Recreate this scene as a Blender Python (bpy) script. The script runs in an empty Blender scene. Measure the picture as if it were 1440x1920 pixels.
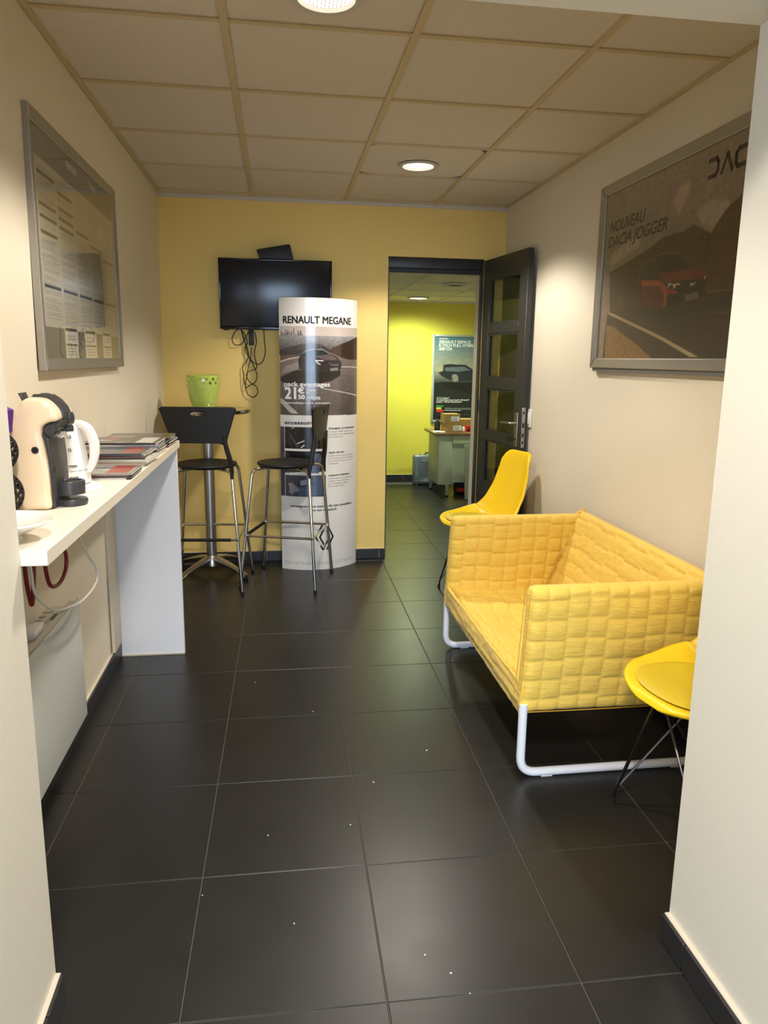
import bpy, bmesh, math, random
import numpy as np
from mathutils import Vector, Matrix, noise

random.seed(7)
SC = bpy.context.scene
COL = SC.collection
PI = math.pi

# ---------------------------------------------------------------- camera
cam_d = bpy.data.cameras.new('camera')
cam = bpy.data.objects.new('camera', cam_d); COL.objects.link(cam)
cam_d.sensor_fit = 'VERTICAL'; cam_d.sensor_height = 36.0
cam_d.lens = 1365.8 * 36.0 / 1920.0
cam_d.shift_y = -16.113 / 1920.0
cam_d.clip_start = 0.02
_r = Vector((0.98990854, -0.14103995, 0.01374122))
_u = Vector((0.01401029, 0.19390219, 0.98092082))
_f = Vector((0.14101348, 0.97082937, -0.19392145))
cam.matrix_world = Matrix(((_r.x, _u.x, -_f.x, 0), (_r.y, _u.y, -_f.y, 0), (_r.z, _u.z, -_f.z, 1.4079), (0, 0, 0, 1)))
SC.camera = cam
# ---------------------------------------------------------------- world, exposure
w = bpy.data.worlds.new('sky'); SC.world = w; w.use_nodes = True
w.node_tree.nodes['Background'].inputs[0].default_value = (0.62, 0.75, 1.0, 1)
w.node_tree.nodes['Background'].inputs[1].default_value = 0.6
SC.view_settings.view_transform = 'Standard'
SC.view_settings.look = 'None'
SC.view_settings.gamma = 1.0
SC.view_settings.use_curve_mapping = False
SC.view_settings.exposure = 1.05

def lin(c):
    return tuple(((v/255.0)/12.92 if v <= 10.3 else ((v/255.0+0.055)/1.055)**2.4) for v in c)

def area(name, loc, rot, sx, sy, power, color, shape='RECTANGLE', spread=180):
    l = bpy.data.lights.new(name, 'AREA'); l.shape = shape; l.size = sx; l.size_y = sy
    l.energy = power; l.color = color; l.spread = math.radians(spread)
    o = bpy.data.objects.new(name, l); o.location = loc; o.rotation_euler = rot; COL.objects.link(o); return o
def spot(name, loc, power, color, cone, blend, rad=0.07):
    l = bpy.data.lights.new(name, 'SPOT'); l.energy = power; l.color = color
    l.spot_size = math.radians(cone); l.spot_blend = blend; l.shadow_soft_size = rad
    o = bpy.data.objects.new(name, l); o.location = loc; COL.objects.link(o); return o

P_DAY, P_SHOW, P_ROOM, P_OFF = 170.0, 104.0, 52.0, 70.0
# daylight through the showroom's shop window behind the camera
area('window_daylight', (-0.6, -5.6, 1.5), (PI/2, 0, 0), 5.0, 2.2, P_DAY, (0.60, 0.78, 1.0))
# showroom ceiling lamps behind and above the camera
spot('showroom_lamp', (0.1, 0.15, 2.66), P_SHOW, (1.0, 0.93, 0.84), 150, 0.6, 0.12)
spot('showroom_lamp', (1.2, -2.2, 2.66), P_SHOW, (1.0, 0.93, 0.84), 150, 0.6, 0.12)
spot('showroom_lamp', (-1.2, -2.2, 2.66), P_SHOW, (1.0, 0.93, 0.84), 150, 0.6, 0.12)
# the two recessed lamps of the waiting room
spot('room_lamp', (0.755, 4.10, 2.405), P_ROOM, (1.0, 0.92, 0.80), 128, 0.35)
spot('room_lamp', (0.151, 2.33, 2.405), P_ROOM, (1.0, 0.92, 0.80), 128, 0.35)
# greenish lamp of the back office; the second is unseen, added as ambient fill
spot('office_light', (1.455, 7.74, 2.025), P_OFF*1.1, (0.84, 1.0, 0.68), 166, 0.9)
spot('office_light', (2.70, 6.80, 2.025), P_OFF*0.7, (0.86, 1.0, 0.70), 150, 0.6)

# ---------------------------------------------------------------- materials
def mat(name, col, rough=0.5, metal=0.0, noise_amt=0.0, nscale=8.0, bump=0.0, bscale=60.0, spec=0.5,
        coat=0.0, emit=None, estr=0.0, trans=0.0, alpha=None, stretch=None, sheen=0.0, ior=1.45, rvar=0.0):
    m = bpy.data.materials.new(name); m.use_nodes = True
    nt = m.node_tree; b = nt.nodes['Principled BSDF']
    c = (*lin(col), 1)
    b.inputs['Base Color'].default_value = c
    b.inputs['Roughness'].default_value = rough
    b.inputs['Metallic'].default_value = metal
    b.inputs['Specular IOR Level'].default_value = spec
    b.inputs['Coat Weight'].default_value = coat
    b.inputs['Coat Roughness'].default_value = 0.05
    b.inputs['Transmission Weight'].default_value = trans
    b.inputs['IOR'].default_value = ior
    b.inputs['Sheen Weight'].default_value = sheen
    if alpha is not None: b.inputs['Alpha'].default_value = alpha
    if emit:
        b.inputs['Emission Color'].default_value = (*lin(emit), 1); b.inputs['Emission Strength'].default_value = estr
    tc = None
    if noise_amt or bump or rvar:
        tc = nt.nodes.new('ShaderNodeTexCoord'); mp = nt.nodes.new('ShaderNodeMapping')
        if stretch: mp.inputs['Scale'].default_value = stretch
        nt.links.new(tc.outputs['Object'], mp.inputs['Vector'])
    if noise_amt:
        n = nt.nodes.new('ShaderNodeTexNoise'); n.inputs['Scale'].default_value = nscale; n.inputs['Detail'].default_value = 6
        nt.links.new(mp.outputs[0], n.inputs['Vector'])
        mx = nt.nodes.new('ShaderNodeMix'); mx.data_type = 'RGBA'
        mx.inputs[6].default_value = tuple(v*(1-noise_amt) for v in c[:3]) + (1,)
        mx.inputs[7].default_value = tuple(min(1, v*(1+noise_amt)) for v in c[:3]) + (1,)
        nt.links.new(n.outputs['Fac'], mx.inputs[0]); nt.links.new(mx.outputs[2], b.inputs['Base Color'])
    if rvar:
        n3 = nt.nodes.new('ShaderNodeTexNoise'); n3.inputs['Scale'].default_value = nscale*1.7; n3.inputs['Detail'].default_value = 8
        nt.links.new(mp.outputs[0], n3.inputs['Vector'])
        mr = nt.nodes.new('ShaderNodeMapRange'); mr.inputs[3].default_value = rough-rvar; mr.inputs[4].default_value = rough+rvar
        nt.links.new(n3.outputs['Fac'], mr.inputs[0]); nt.links.new(mr.outputs[0], b.inputs['Roughness'])
    if bump:
        n2 = nt.nodes.new('ShaderNodeTexNoise'); n2.inputs['Scale'].default_value = bscale; n2.inputs['Detail'].default_value = 5
        nt.links.new(mp.outputs[0], n2.inputs['Vector'])
        bp = nt.nodes.new('ShaderNodeBump'); bp.inputs['Strength'].default_value = bump; bp.inputs['Distance'].default_value = 0.004
        nt.links.new(n2.outputs['Fac'], bp.inputs['Height']); nt.links.new(bp.outputs[0], b.inputs['Normal'])
    return m

def vcmat(name, rough=0.5, coat=0.0, spec=0.5):
    m = bpy.data.materials.new(name); m.use_nodes = True
    nt = m.node_tree; b = nt.nodes['Principled BSDF']
    a = nt.nodes.new('ShaderNodeAttribute'); a.attribute_name = 'print'
    nt.links.new(a.outputs['Color'], b.inputs['Base Color'])
    b.inputs['Roughness'].default_value = rough; b.inputs['Coat Weight'].default_value = coat
    b.inputs['Coat Roughness'].default_value = 0.08; b.inputs['Specular IOR Level'].default_value = spec
    return m

def glass_mat(name, tint=(255, 255, 255), refl=0.06, rough=0.02):
    # thin clear sheet: mostly see-through, with a mirror share that grows at grazing angles
    m = bpy.data.materials.new(name); m.use_nodes = True
    nt = m.node_tree; nt.nodes.clear()
    out = nt.nodes.new('ShaderNodeOutputMaterial'); t = nt.nodes.new('ShaderNodeBsdfTransparent')
    g = nt.nodes.new('ShaderNodeBsdfGlossy'); mx = nt.nodes.new('ShaderNodeMixShader')
    geo = nt.nodes.new('ShaderNodeNewGeometry'); dt = nt.nodes.new('ShaderNodeVectorMath'); dt.operation = 'DOT_PRODUCT'
    nt.links.new(geo.outputs['Incoming'], dt.inputs[0]); nt.links.new(geo.outputs['Normal'], dt.inputs[1])
    def mth(op, a, b=None):
        n = nt.nodes.new('ShaderNodeMath'); n.operation = op
        for i, v in enumerate((a, b)):
            if v is None: continue
            if isinstance(v, (int, float)): n.inputs[i].default_value = v
            else: nt.links.new(v, n.inputs[i])
        return n.outputs[0]
    fr = mth('ADD', mth('MULTIPLY', mth('POWER', mth('SUBTRACT', 1.0, mth('ABSOLUTE', dt.outputs['Value'])), 5.0), 0.9), refl*0.55)
    t.inputs[0].default_value = (*lin(tint), 1); g.inputs['Roughness'].default_value = rough
    nt.links.new(fr, mx.inputs[0]); nt.links.new(t.outputs[0], mx.inputs[1]); nt.links.new(g.outputs[0], mx.inputs[2])
    nt.links.new(mx.outputs[0], out.inputs[0])
    return m

M = {}
M['cream'] = mat('cream_wall_paint', (229, 220, 201), 0.7, noise_amt=0.03, nscale=2.5, bump=0.12, bscale=220)
M['jamb'] = mat('pale_wall_paint', (232, 226, 211), 0.65, noise_amt=0.03, nscale=3, bump=0.12, bscale=220)
M['yellow_wall'] = mat('yellow_wall_paint', (238, 207, 124), 0.65, noise_amt=0.03, nscale=3, bump=0.12, bscale=220)
M['office_yellow'] = mat('office_yellow_wall_paint', (222, 206, 78), 0.65, noise_amt=0.04, nscale=3, bump=0.1, bscale=220)
M['ctile'] = mat('ceiling_tile', (216, 209, 199), 0.9, noise_amt=0.05, nscale=60, bump=0.25, bscale=300)
M['cbar'] = mat('ceiling_bar', (200, 184, 150), 0.6)
M['ctrim'] = mat('ceiling_edge_trim', (205, 197, 188), 0.6)
M['tile'] = mat('black_floor_tile', (31, 30, 29), 0.34, noise_amt=0.25, nscale=5, bump=0.0, bscale=35, rvar=0.04, spec=0.5)
M['grout'] = mat('grey_grout', (78, 74, 68), 0.8, noise_amt=0.2, nscale=30)
M['plinth'] = mat('black_plinth_tile', (44, 43, 44), 0.4, noise_amt=0.15, nscale=10)
M['caulk'] = mat('white_caulk', (202, 194, 178), 0.7)
M['laminate'] = mat('cream_laminate', (238, 231, 214), 0.32, noise_amt=0.02, nscale=20)
M['lamwhite'] = mat('white_laminate_panel', (226, 230, 238), 0.45, noise_amt=0.03, nscale=6)
M['chrome'] = mat('chrome', (205, 203, 200), 0.13, 1.0)
M['alu'] = mat('brushed_aluminium', (176, 176, 176), 0.32, 1.0, noise_amt=0.05, nscale=40, stretch=(1, 1, 0.1))
M['castalu'] = mat('polished_cast_aluminium', (190, 188, 184), 0.28, 1.0)
M['silver'] = mat('silver_frame', (172, 168, 162), 0.38, 0.75)
M['blackpl'] = mat('black_plastic', (24, 24, 25), 0.5, bump=0.15, bscale=400)
M['blackgl'] = mat('black_gloss', (14, 15, 18), 0.12)
M['screen'] = mat('dark_screen', (20, 24, 34), 0.22, spec=0.6)
M['rubber'] = mat('black_rubber', (18, 18, 18), 0.7)
M['sofa'] = mat('yellow_quilted_cotton', (231, 194, 84), 0.62, noise_amt=0.05, nscale=9, bump=0.7, bscale=95, stretch=(0.35, 0.35, 1.6), sheen=0.15)
M['sofaseat'] = mat('yellow_quilted_cotton_seat', (233, 198, 86), 0.62, noise_amt=0.05, nscale=9, bump=0.4, bscale=60, stretch=(1.0, 0.5, 1.0), sheen=0.15)
M['stitch'] = mat('ochre_stitching', (205, 158, 50), 0.7)
M['whitemetal'] = mat('white_powder_coated_metal', (228, 230, 236), 0.3)
M['chair'] = mat('yellow_plastic', (238, 200, 30), 0.36)
M['pad'] = mat('yellow_vinyl', (200, 174, 28), 0.45)
M['darksteel'] = mat('grey_steel', (96, 96, 98), 0.3, 1.0)
M['doorpaint'] = mat('anthracite_door_paint', (54, 54, 52), 0.45, bump=0.1, bscale=80)
M['doorframe'] = mat('anthracite_frame_paint', (44, 43, 46), 0.4)
M['glass'] = glass_mat('clear_glass')
M['film'] = glass_mat('matt_poster_film', (250, 248, 244), 0.05, 0.42)
M['doorglass'] = glass_mat('door_glass', (243, 243, 236))
M['whitepl'] = mat('white_plastic', (240, 238, 235), 0.35)
M['creampl'] = mat('cream_gloss_plastic', (250, 224, 192), 0.12, coat=0.6)
M['anthr'] = mat('anthracite_plastic', (58, 58, 60), 0.35)
M['green'] = mat('lime_ceramic', (186, 205, 98), 0.12, noise_amt=0.10, nscale=45, coat=0.5)
M['greenin'] = mat('dark_vase_inside', (70, 72, 20), 0.6)
M['porcelain'] = mat('white_porcelain', (238, 235, 228), 0.12, coat=0.5)
M['paper'] = mat('paper', (226, 222, 210), 0.6)
M['darkprint'] = mat('black_print', (22, 22, 22), 0.45)
M['whiteprint'] = mat('white_print', (240, 240, 240), 0.45)
M['greyprint'] = mat('grey_print', (110, 108, 108), 0.5)
M['red'] = mat('red_cable', (120, 22, 34), 0.4)
M['white_cable'] = mat('white_cable', (225, 222, 212), 0.45)
M['heater'] = mat('pale_grey_heater_metal', (200, 205, 203), 0.4)
M['heatertop'] = mat('cream_heater_metal', (222, 216, 202), 0.45)
M['card'] = mat('brown_cardboard', (158, 124, 72), 0.75, noise_amt=0.08, nscale=12)
M['deskgreen'] = mat('grey_green_metal', (172, 178, 150), 0.45)
M['deskwood'] = mat('wood_laminate', (128, 92, 56), 0.4, noise_amt=0.2, nscale=12, stretch=(0.3, 1, 1))
M['case'] = mat('silver_ribbed_case', (128, 134, 140), 0.35, 0.35)
M['redbox'] = mat('red_cardboard', (190, 24, 28), 0.5)
M['blueframe'] = mat('pale_poster_frame', (188, 196, 196), 0.35, 0.5)
M['purple'] = mat('purple_cardboard', (92, 48, 140), 0.45)
M['lampglow'] = mat('lit_lamp_glass', (255, 255, 255), 0.4, emit=(255, 244, 230), estr=1.6)
M['lampglow_office'] = mat('lit_office_lamp_glass', (255, 255, 255), 0.4, emit=(245, 255, 240), estr=7.0)
M['reflector'] = mat('lamp_reflector', (230, 228, 222), 0.25, 0.6)
M['vent'] = mat('grey_vent_metal', (96, 98, 84), 0.5)
M['darksheet'] = mat('added_dark_sheet', (66, 65, 58), 0.6)
M['greypanel'] = mat('mottled_grey_board', (132, 132, 116), 0.7, noise_amt=0.2, nscale=25)

# ---------------------------------------------------------------- helpers
def tag(o, label=None, cat=None, group=None, kind=None):
    if label: o['label'] = label
    if cat: o['category'] = cat
    if group: o['group'] = group
    if kind: o['kind'] = kind
    return o
def thing(name, label, cat, loc=(0, 0, 0), rotz=0.0, group=None):
    o = bpy.data.objects.new(name, None); COL.objects.link(o); o.empty_display_size = 0.05
    o.location = loc; o.rotation_euler = (0, 0, rotz)
    return tag(o, label, cat, group)
def link(name, me, parent=None, m=None):
    o = bpy.data.objects.new(name, me); COL.objects.link(o)
    if m is not None: me.materials.append(m)
    if parent is not None: o.parent = parent
    return o
def obj(name, bm, m, parent=None, smooth=True, ang=40):
    bmesh.ops.recalc_face_normals(bm, faces=bm.faces)
    me = bpy.data.meshes.new(name); bm.to_mesh(me); bm.free()
    o = link(name, me, parent, m)
    if smooth and len(me.polygons):
        me.shade_smooth()
        try: me.set_sharp_from_angle(angle=math.radians(ang))
        except Exception: pass
    return o
def mesh(name, verts, faces, m, parent=None, smooth=True, ang=40):
    me = bpy.data.meshes.new(name); me.from_pydata([tuple(v) for v in verts], [], faces); me.update()
    bm = bmesh.new(); bm.from_mesh(me); bmesh.ops.recalc_face_normals(bm, faces=bm.faces); bm.to_mesh(me); bm.free()
    o = link(name, me, parent, m)
    if smooth:
        me.shade_smooth(); me.set_sharp_from_angle(angle=math.radians(ang))
    return o
def add_box(bm, lo, hi, bev=0.0, seg=1, M4=None):
    vs = [bm.verts.new((x, y, z)) for z in (lo[2], hi[2]) for y in (lo[1], hi[1]) for x in (lo[0], hi[0])]
    fs = [bm.faces.new([vs[i] for i in q]) for q in ((0, 2, 3, 1), (4, 5, 7, 6), (0, 1, 5, 4), (2, 6, 7, 3), (0, 4, 6, 2), (1, 3, 7, 5))]
    nv = vs
    if bev > 0:
        es = list({e for f in fs for e in f.edges})
        r = bmesh.ops.bevel(bm, geom=es, offset=bev, segments=seg, affect='EDGES', profile=0.5)
        nv = list({v for f in r['faces'] for v in f.verts} | {v for v in vs if v.is_valid})
    if M4 is not None:
        bmesh.ops.transform(bm, matrix=M4, verts=[v for v in nv if v.is_valid])
    return nv
def box(name, lo, hi, m, parent=None, bev=0.0, seg=2, M4=None):
    bm = bmesh.new(); add_box(bm, lo, hi, bev, seg, M4)
    return obj(name, bm, m, parent, smooth=bev > 0)
def smoothpath(pts, n=8):
    pts = [Vector(p) for p in pts]; P = [2*pts[0]-pts[1]] + pts + [2*pts[-1]-pts[-2]]
    out = []
    for i in range(1, len(P)-2):
        a, b, c, d = P[i-1:i+3]
        for k in range(n):
            t = k/n
            out.append(0.5*((2*b)+(c-a)*t+(2*a-5*b+4*c-d)*t*t+(3*b-a-3*c+d)*t**3))
    out.append(pts[-1]); return out
def roundpath(pts, r, n=6):
    pts = [Vector(p) for p in pts]; out = [pts[0]]
    for i in range(1, len(pts)-1):
        a, b, c = pts[i-1:i+2]; d1 = (a-b).normalized(); d2 = (c-b).normalized()
        rr = min(r, (a-b).length*.49, (c-b).length*.49)
        for k in range(n+1):
            t = k/n; out.append((1-t)**2*(b+d1*rr)+2*t*(1-t)*b+t*t*(b+d2*rr))
    out.append(pts[-1]); return out
def add_tube(bm, pts, r, seg=10, caps=True):
    pts = [Vector(p) for p in pts]; n = len(pts); rings = []
    T = [(pts[min(i+1, n-1)]-pts[max(i-1, 0)]).normalized() for i in range(n)]
    up = Vector((0, 0, 1)) if abs(T[0].z) < 0.9 else Vector((1, 0, 0))
    N = (up - T[0]*up.dot(T[0])).normalized()
    for i in range(n):
        N = (N - T[i]*N.dot(T[i])).normalized(); B = T[i].cross(N)
        rr = r(i/(n-1)) if callable(r) else r
        rings.append([bm.verts.new(pts[i]+(N*math.cos(2*PI*k/seg)+B*math.sin(2*PI*k/seg))*rr) for k in range(seg)])
    for i in range(n-1):
        for k in range(seg):
            bm.faces.new((rings[i][k], rings[i][(k+1) % seg], rings[i+1][(k+1) % seg], rings[i+1][k]))
    if caps:
        bm.faces.new(rings[0][::-1]); bm.faces.new(rings[-1])
def tube(name, pts, r, m, parent=None, seg=10):
    bm = bmesh.new(); add_tube(bm, pts, r, seg); return obj(name, bm, m, parent)
def add_lathe(bm, prof, c=(0, 0, 0), seg=40, cap0=True, cap1=True, ex=1.0, ey=1.0):
    rings = [[bm.verts.new((c[0]+r*ex*math.cos(2*PI*k/seg), c[1]+r*ey*math.sin(2*PI*k/seg), c[2]+z)) for k in range(seg)] for r, z in prof]
    for i in range(len(rings)-1):
        for k in range(seg):
            bm.faces.new((rings[i][k], rings[i][(k+1) % seg], rings[i+1][(k+1) % seg], rings[i+1][k]))
    if cap0: bm.faces.new(rings[0][::-1])
    if cap1: bm.faces.new(rings[-1])
def lathe(name, prof, m, parent=None, c=(0, 0, 0), seg=40, cap0=True, cap1=True, ex=1.0, ey=1.0):
    bm = bmesh.new(); add_lathe(bm, prof, c, seg, cap0, cap1, ex, ey); return obj(name, bm, m, parent)
def prism(name, pts2, fn, d0, d1, m, parent=None, bev=0.0, seg=2, smooth=True):
    """outline pts2 (a,b) extruded from depth d0 to d1; fn(a,b,d)->xyz"""
    bm = bmesh.new(); A = [bm.verts.new(fn(a, b, d0)) for a, b in pts2]; B = [bm.verts.new(fn(a, b, d1)) for a, b in pts2]
    f1 = bm.faces.new(A); f2 = bm.faces.new(B[::-1]); n = len(A)
    for i in range(n): bm.faces.new((A[i], B[i], B[(i+1) % n], A[(i+1) % n]))
    bmesh.ops.recalc_face_normals(bm, faces=bm.faces)
    if bev:
        es = list({e for f in (f1, f2) for e in f.edges})
        bmesh.ops.bevel(bm, geom=es, offset=bev, segments=seg, affect='EDGES', profile=0.5)
    return obj(name, bm, m, parent, smooth)
def text(name, body, size, org, U, V, m, parent=None, align='LEFT', bold=0.0, width=None, fn=None, shear=0.0, depth=0.0002):
    cu = bpy.data.curves.new(name, 'FONT'); cu.body = body; cu.size = 1.0; cu.align_x = align
    cu.shear = shear; cu.resolution_u = 3
    t = bpy.data.objects.new('tmp_text', cu); COL.objects.link(t)
    dg = bpy.context.evaluated_depsgraph_get(); dg.update()
    me = bpy.data.meshes.new_from_object(t.evaluated_get(dg), depsgraph=dg)
    bpy.data.objects.remove(t); bpy.data.curves.remove(cu)
    me.materials.clear()
    n = len(me.vertices); co = np.zeros(n*3); me.vertices.foreach_get('co', co); co = co.reshape(-1, 3)
    cap = 0.66; sy = size/cap; sx = sy
    if width:
        sx = width/max(1e-6, co[:, 0].max()-co[:, 0].min())
        if align == 'LEFT': co[:, 0] -= co[:, 0].min()
    U = Vector(U); V = Vector(V); org = Vector(org) if fn is None else org
    out = np.zeros_like(co)
    for i in range(n):
        a, b = co[i, 0]*sx, co[i, 1]*sy
        p = fn(org[0]+a, org[1]+b) if fn else org+U*a+V*b
        out[i] = p
    me.vertices.foreach_set('co', out.ravel()); me.update()
    if bold:                                # heavier strokes: the letter shapes laid side by side
        d = bold*size*7.0; polys = [tuple(p.vertices) for p in me.polygons]; V2 = []; F2 = []
        for k, (da, db) in enumerate(((0, 0), (d, 0), (0, d*0.7), (d, d*0.7))):
            for i in range(n):
                a, b = co[i, 0]*sx+da, co[i, 1]*sy+db
                q = lambda x, y: Vector(fn(org[0]+x, org[1]+y)) if fn else org+U*x+V*y
                p = q(a, b)
                if k: p = p+((q(a+.001, b)-p).cross(q(a, b+.001)-p)).normalized()*0.00012*k   # separate layers
                V2.append(tuple(p))
            F2 += [tuple(v+k*n for v in p) for p in polys]
        me = bpy.data.meshes.new(name); me.from_pydata(V2, [], F2); me.update()
    me.name = name
    return link(name, me, parent, m)

# raster printed on real sheets: painted colours live in a colour attribute of the sheet's mesh
class Print:
    def __init__(s, u0, v0, u1, v1, w, h, base=(255, 255, 255)):
        s.u0, s.v0, s.u1, s.v1, s.w, s.h = u0, v0, u1, v1, w, h
        s.U, s.V = np.meshgrid(u0+(np.arange(w)+.5)/w*(u1-u0), v0+(np.arange(h)+.5)/h*(v1-v0))
        s.I = np.zeros((h, w, 3)); s.I[:] = base
    def mask(s, poly, soft=0.0):
        x, y = s.U, s.V; inside = np.zeros(x.shape, bool); n = len(poly)
        for i in range(n):
            x1, y1 = poly[i]; x2, y2 = poly[(i+1) % n]
            if y1 == y2: continue
            c = ((y1 > y) != (y2 > y)) & (x < (x2-x1)*(y-y1)/(y2-y1)+x1); inside ^= c
        return inside.astype(float)
    def blur(s, m, k):
        for _ in range(k):
            m = (m+np.roll(m, 1, 0)+np.roll(m, -1, 0)+np.roll(m, 1, 1)+np.roll(m, -1, 1))/5
        return m
    def poly(s, pts, col, a=1.0, blur=0, col2=None):
        m = s.mask(pts)
        if blur: m = s.blur(m, blur)
        m = (m*a)[..., None]; c = np.array(col, float)
        if col2 is not None:
            vs = [p[1] for p in pts]; t = np.clip((s.V-min(vs))/(max(vs)-min(vs)+1e-9), 0, 1)[..., None]
            c = np.array(col2, float)*(1-t)+c*t
        s.I = s.I*(1-m)+c*m
    def rect(s, x0, y0, x1, y1, col, **k): s.poly([(x0, y0), (x1, y0), (x1, y1), (x0, y1)], col, **k)
    def noise(s, amt, sx=1, sy=1, seed=1, m=None):
        r = np.random.RandomState(seed); n = r.randn(s.h//sy+2, s.w//sx+2)
        n = np.repeat(np.repeat(n, sy, 0), sx, 1)[:s.h, :s.w]; n = s.blur(n, 2)
        if m is not None: n = n*m
        s.I = np.clip(s.I+n[..., None]*amt, 0, 255)
    def build(s, name, fn, m, parent=None):
        w, h = s.w, s.h
        us = s.u0+np.arange(w+1)/w*(s.u1-s.u0); vs = s.v0+np.arange(h+1)/h*(s.v1-s.v0)
        co = np.array([fn(u, v) for v in vs for u in us], float)
        j, i = np.mgrid[0:h, 0:w]; a = (j*(w+1)+i).ravel(); F = np.stack([a, a+1, a+w+2, a+w+1], 1)
        me = bpy.data.meshes.new(name); me.vertices.add(len(co)); me.vertices.foreach_set('co', co.ravel())
        me.loops.add(F.size); me.loops.foreach_set('vertex_index', F.ravel().astype(np.int32))
        me.polygons.add(len(F)); me.polygons.foreach_set('loop_start', (np.arange(len(F))*4).astype(np.int32))
        me.update(calc_edges=True)
        at = me.color_attributes.new('print', 'FLOAT_COLOR', 'POINT')
        I = np.clip(s.I/255.0, 0, 1); I = np.where(I <= .04045, I/12.92, ((I+.055)/1.055)**2.4)
        J = np.pad(I, ((0, 1), (0, 1), (0, 0)), mode='edge'); J = np.concatenate([J, np.ones((h+1, w+1, 1))], 2)
        at.data.foreach_set('color', J.astype(np.float32).ravel())
        me.shade_smooth()
        return link(name, me, parent, m)
# ================================================================ structure
XL, XR, YB, ZC = -0.739, 1.551, 5.052, 2.422
JL, JR, JY, JZ = -0.504, 0.942, 1.459, 2.058
OX0, OX1, OY, OZ = -1.6, 3.6, 8.34, 2.04
def struct(o): o['kind'] = 'structure'; return o
def boxes(name, L, m):
    bm = bmesh.new()
    for lo, hi in L: add_box(bm, lo, hi)
    return struct(obj(name, bm, m, None, smooth=False))

fl = boxes('floor', [((-4, -6, -0.12), (4, 8.6, -0.0022))], M['grout'])
S_T, FX, FY, FR = 0.4527, -0.6837, 1.3712, -0.0104
tb = bmesh.new(); hw = (S_T-0.003)/2
add_box(tb, (-hw, -hw, -0.01), (hw, hw, 0), 0.0012, 1); tile0 = obj('floor_tile', tb, M['tile'], fl, smooth=False)
first = True
for i in range(-3, 8):
    for j in range(-6, 16):
        a, b = i-0.5, j-0.5
        x, y = FX+S_T*a-FR*S_T*b, FY+S_T*b+FR*S_T*a
        if y < 5.1 and not (-1.15 < x < 1.8): continue
        if y >= 5.1 and not (0.0 < x < 3.1): continue
        if y > OY+0.15: continue
        o = tile0 if first else tile0.copy()
        if not first: COL.objects.link(o)
        first = False
        o.location = (x, y, random.uniform(-0.0003, 0.0)); o.rotation_euler = (0, 0, FR+PI/2*random.randint(0, 3)); o.parent = fl

wl = boxes('wall_left', [((XL-0.12, JY, 0), (XL, YB+0.19, 2.6))], M['cream'])
XLB = -0.775                                   # the left wall leans: its foot is 4 cm further out than its top
for v in wl.data.vertices:
    if v.co.z < 1 and v.co.x > XL-0.05: v.co.x = XLB
boxes('wall_right', [((XR, JY, 0), (XR+0.12, YB, 2.6))], M['cream'])
boxes('wall_back', [((XL-0.12, YB, 0), (0.741, 5.24, 2.6)), ((0.741, YB, 2.087), (1.405, 5.24, 2.6)), ((1.405, YB, 0), (XR+0.12, 5.24, 2.6))], M['yellow_wall'])
boxes('wall_front', [((-4, 1.02, 0), (JL, JY, 2.9)), ((JR, 1.02, 0), (4, JY, 2.9)), ((JL, 1.02, JZ), (JR, JY, 2.9))], M['jamb'])
# office beyond the door
boxes('wall_far', [((OX0, OY, 0), (OX1, OY+0.1, 2.6))], M['office_yellow'])
boxes('wall_office_right', [((OX1, 5.24, 0), (OX1+0.1, OY, 2.6))], M['cream'])
boxes('wall_office_left', [((OX0-0.1, 5.24, 0), (OX0, OY, 2.6))], M['cream'])
boxes('wall_office_front', [((OX0, 5.24, 0), (0.735, 5.26, 2.6)), ((1.405, 5.24, 0), (OX1, 5.26, 2.6)), ((0.735, 5.24, 2.087), (1.405, 5.26, 2.6))], M['cream'])
# showroom shell behind the camera, with its shop window opening
boxes('wall_showroom', [((-4.1, -6, 0), (-4, 1.02, 2.9)), ((4, -6, 0), (4.1, 1.02, 2.9)),
      ((-4, -6.1, 0), (-3.2, -6, 2.9)), ((2.0, -6.1, 0), (4, -6, 2.9)), ((-3.2, -6.1, 0), (2.0, -6, 0.35)), ((-3.2, -6.1, 2.65), (2.0, -6, 2.9))], M['jamb'])
boxes('ceiling_showroom', [((-4, -6, 2.72), (4, 1.02, 2.9))], M['ctile'])

# suspended ceilings
def hole_tile(name, cx, cy, hx, hy, z, c, r, parent, m, th=0.012):
    bm = bmesh.new(); n = 32
    def ring(zz):
        ci = [bm.verts.new((c[0]+r*math.cos(2*PI*k/n), c[1]+r*math.sin(2*PI*k/n), zz)) for k in range(n)]
        sq = []
        for k in range(n):
            dx, dy = math.cos(2*PI*k/n), math.sin(2*PI*k/n)
            tx = ((cx+hx if dx > 0 else cx-hx)-c[0])/dx if abs(dx) > 1e-6 else 1e9
            ty = ((cy+hy if dy > 0 else cy-hy)-c[1])/dy if abs(dy) > 1e-6 else 1e9
            t = min(tx, ty); sq.append(bm.verts.new((c[0]+dx*t, c[1]+dy*t, zz)))
        return ci, sq
    a, b = ring(z), ring(z+th)
    for k in range(n):
        q = (k+1) % n
        bm.faces.new((a[0][k], a[0][q], a[1][q], a[1][k])); bm.faces.new((b[0][k], b[1][k], b[1][q], b[0][q]))
        bm.faces.new((a[0][k], b[0][k], b[0][q], a[0][q])); bm.faces.new((a[1][k], a[1][q], b[1][q], b[1][k]))
    return obj(name, bm, m, parent, smooth=False)
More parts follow.
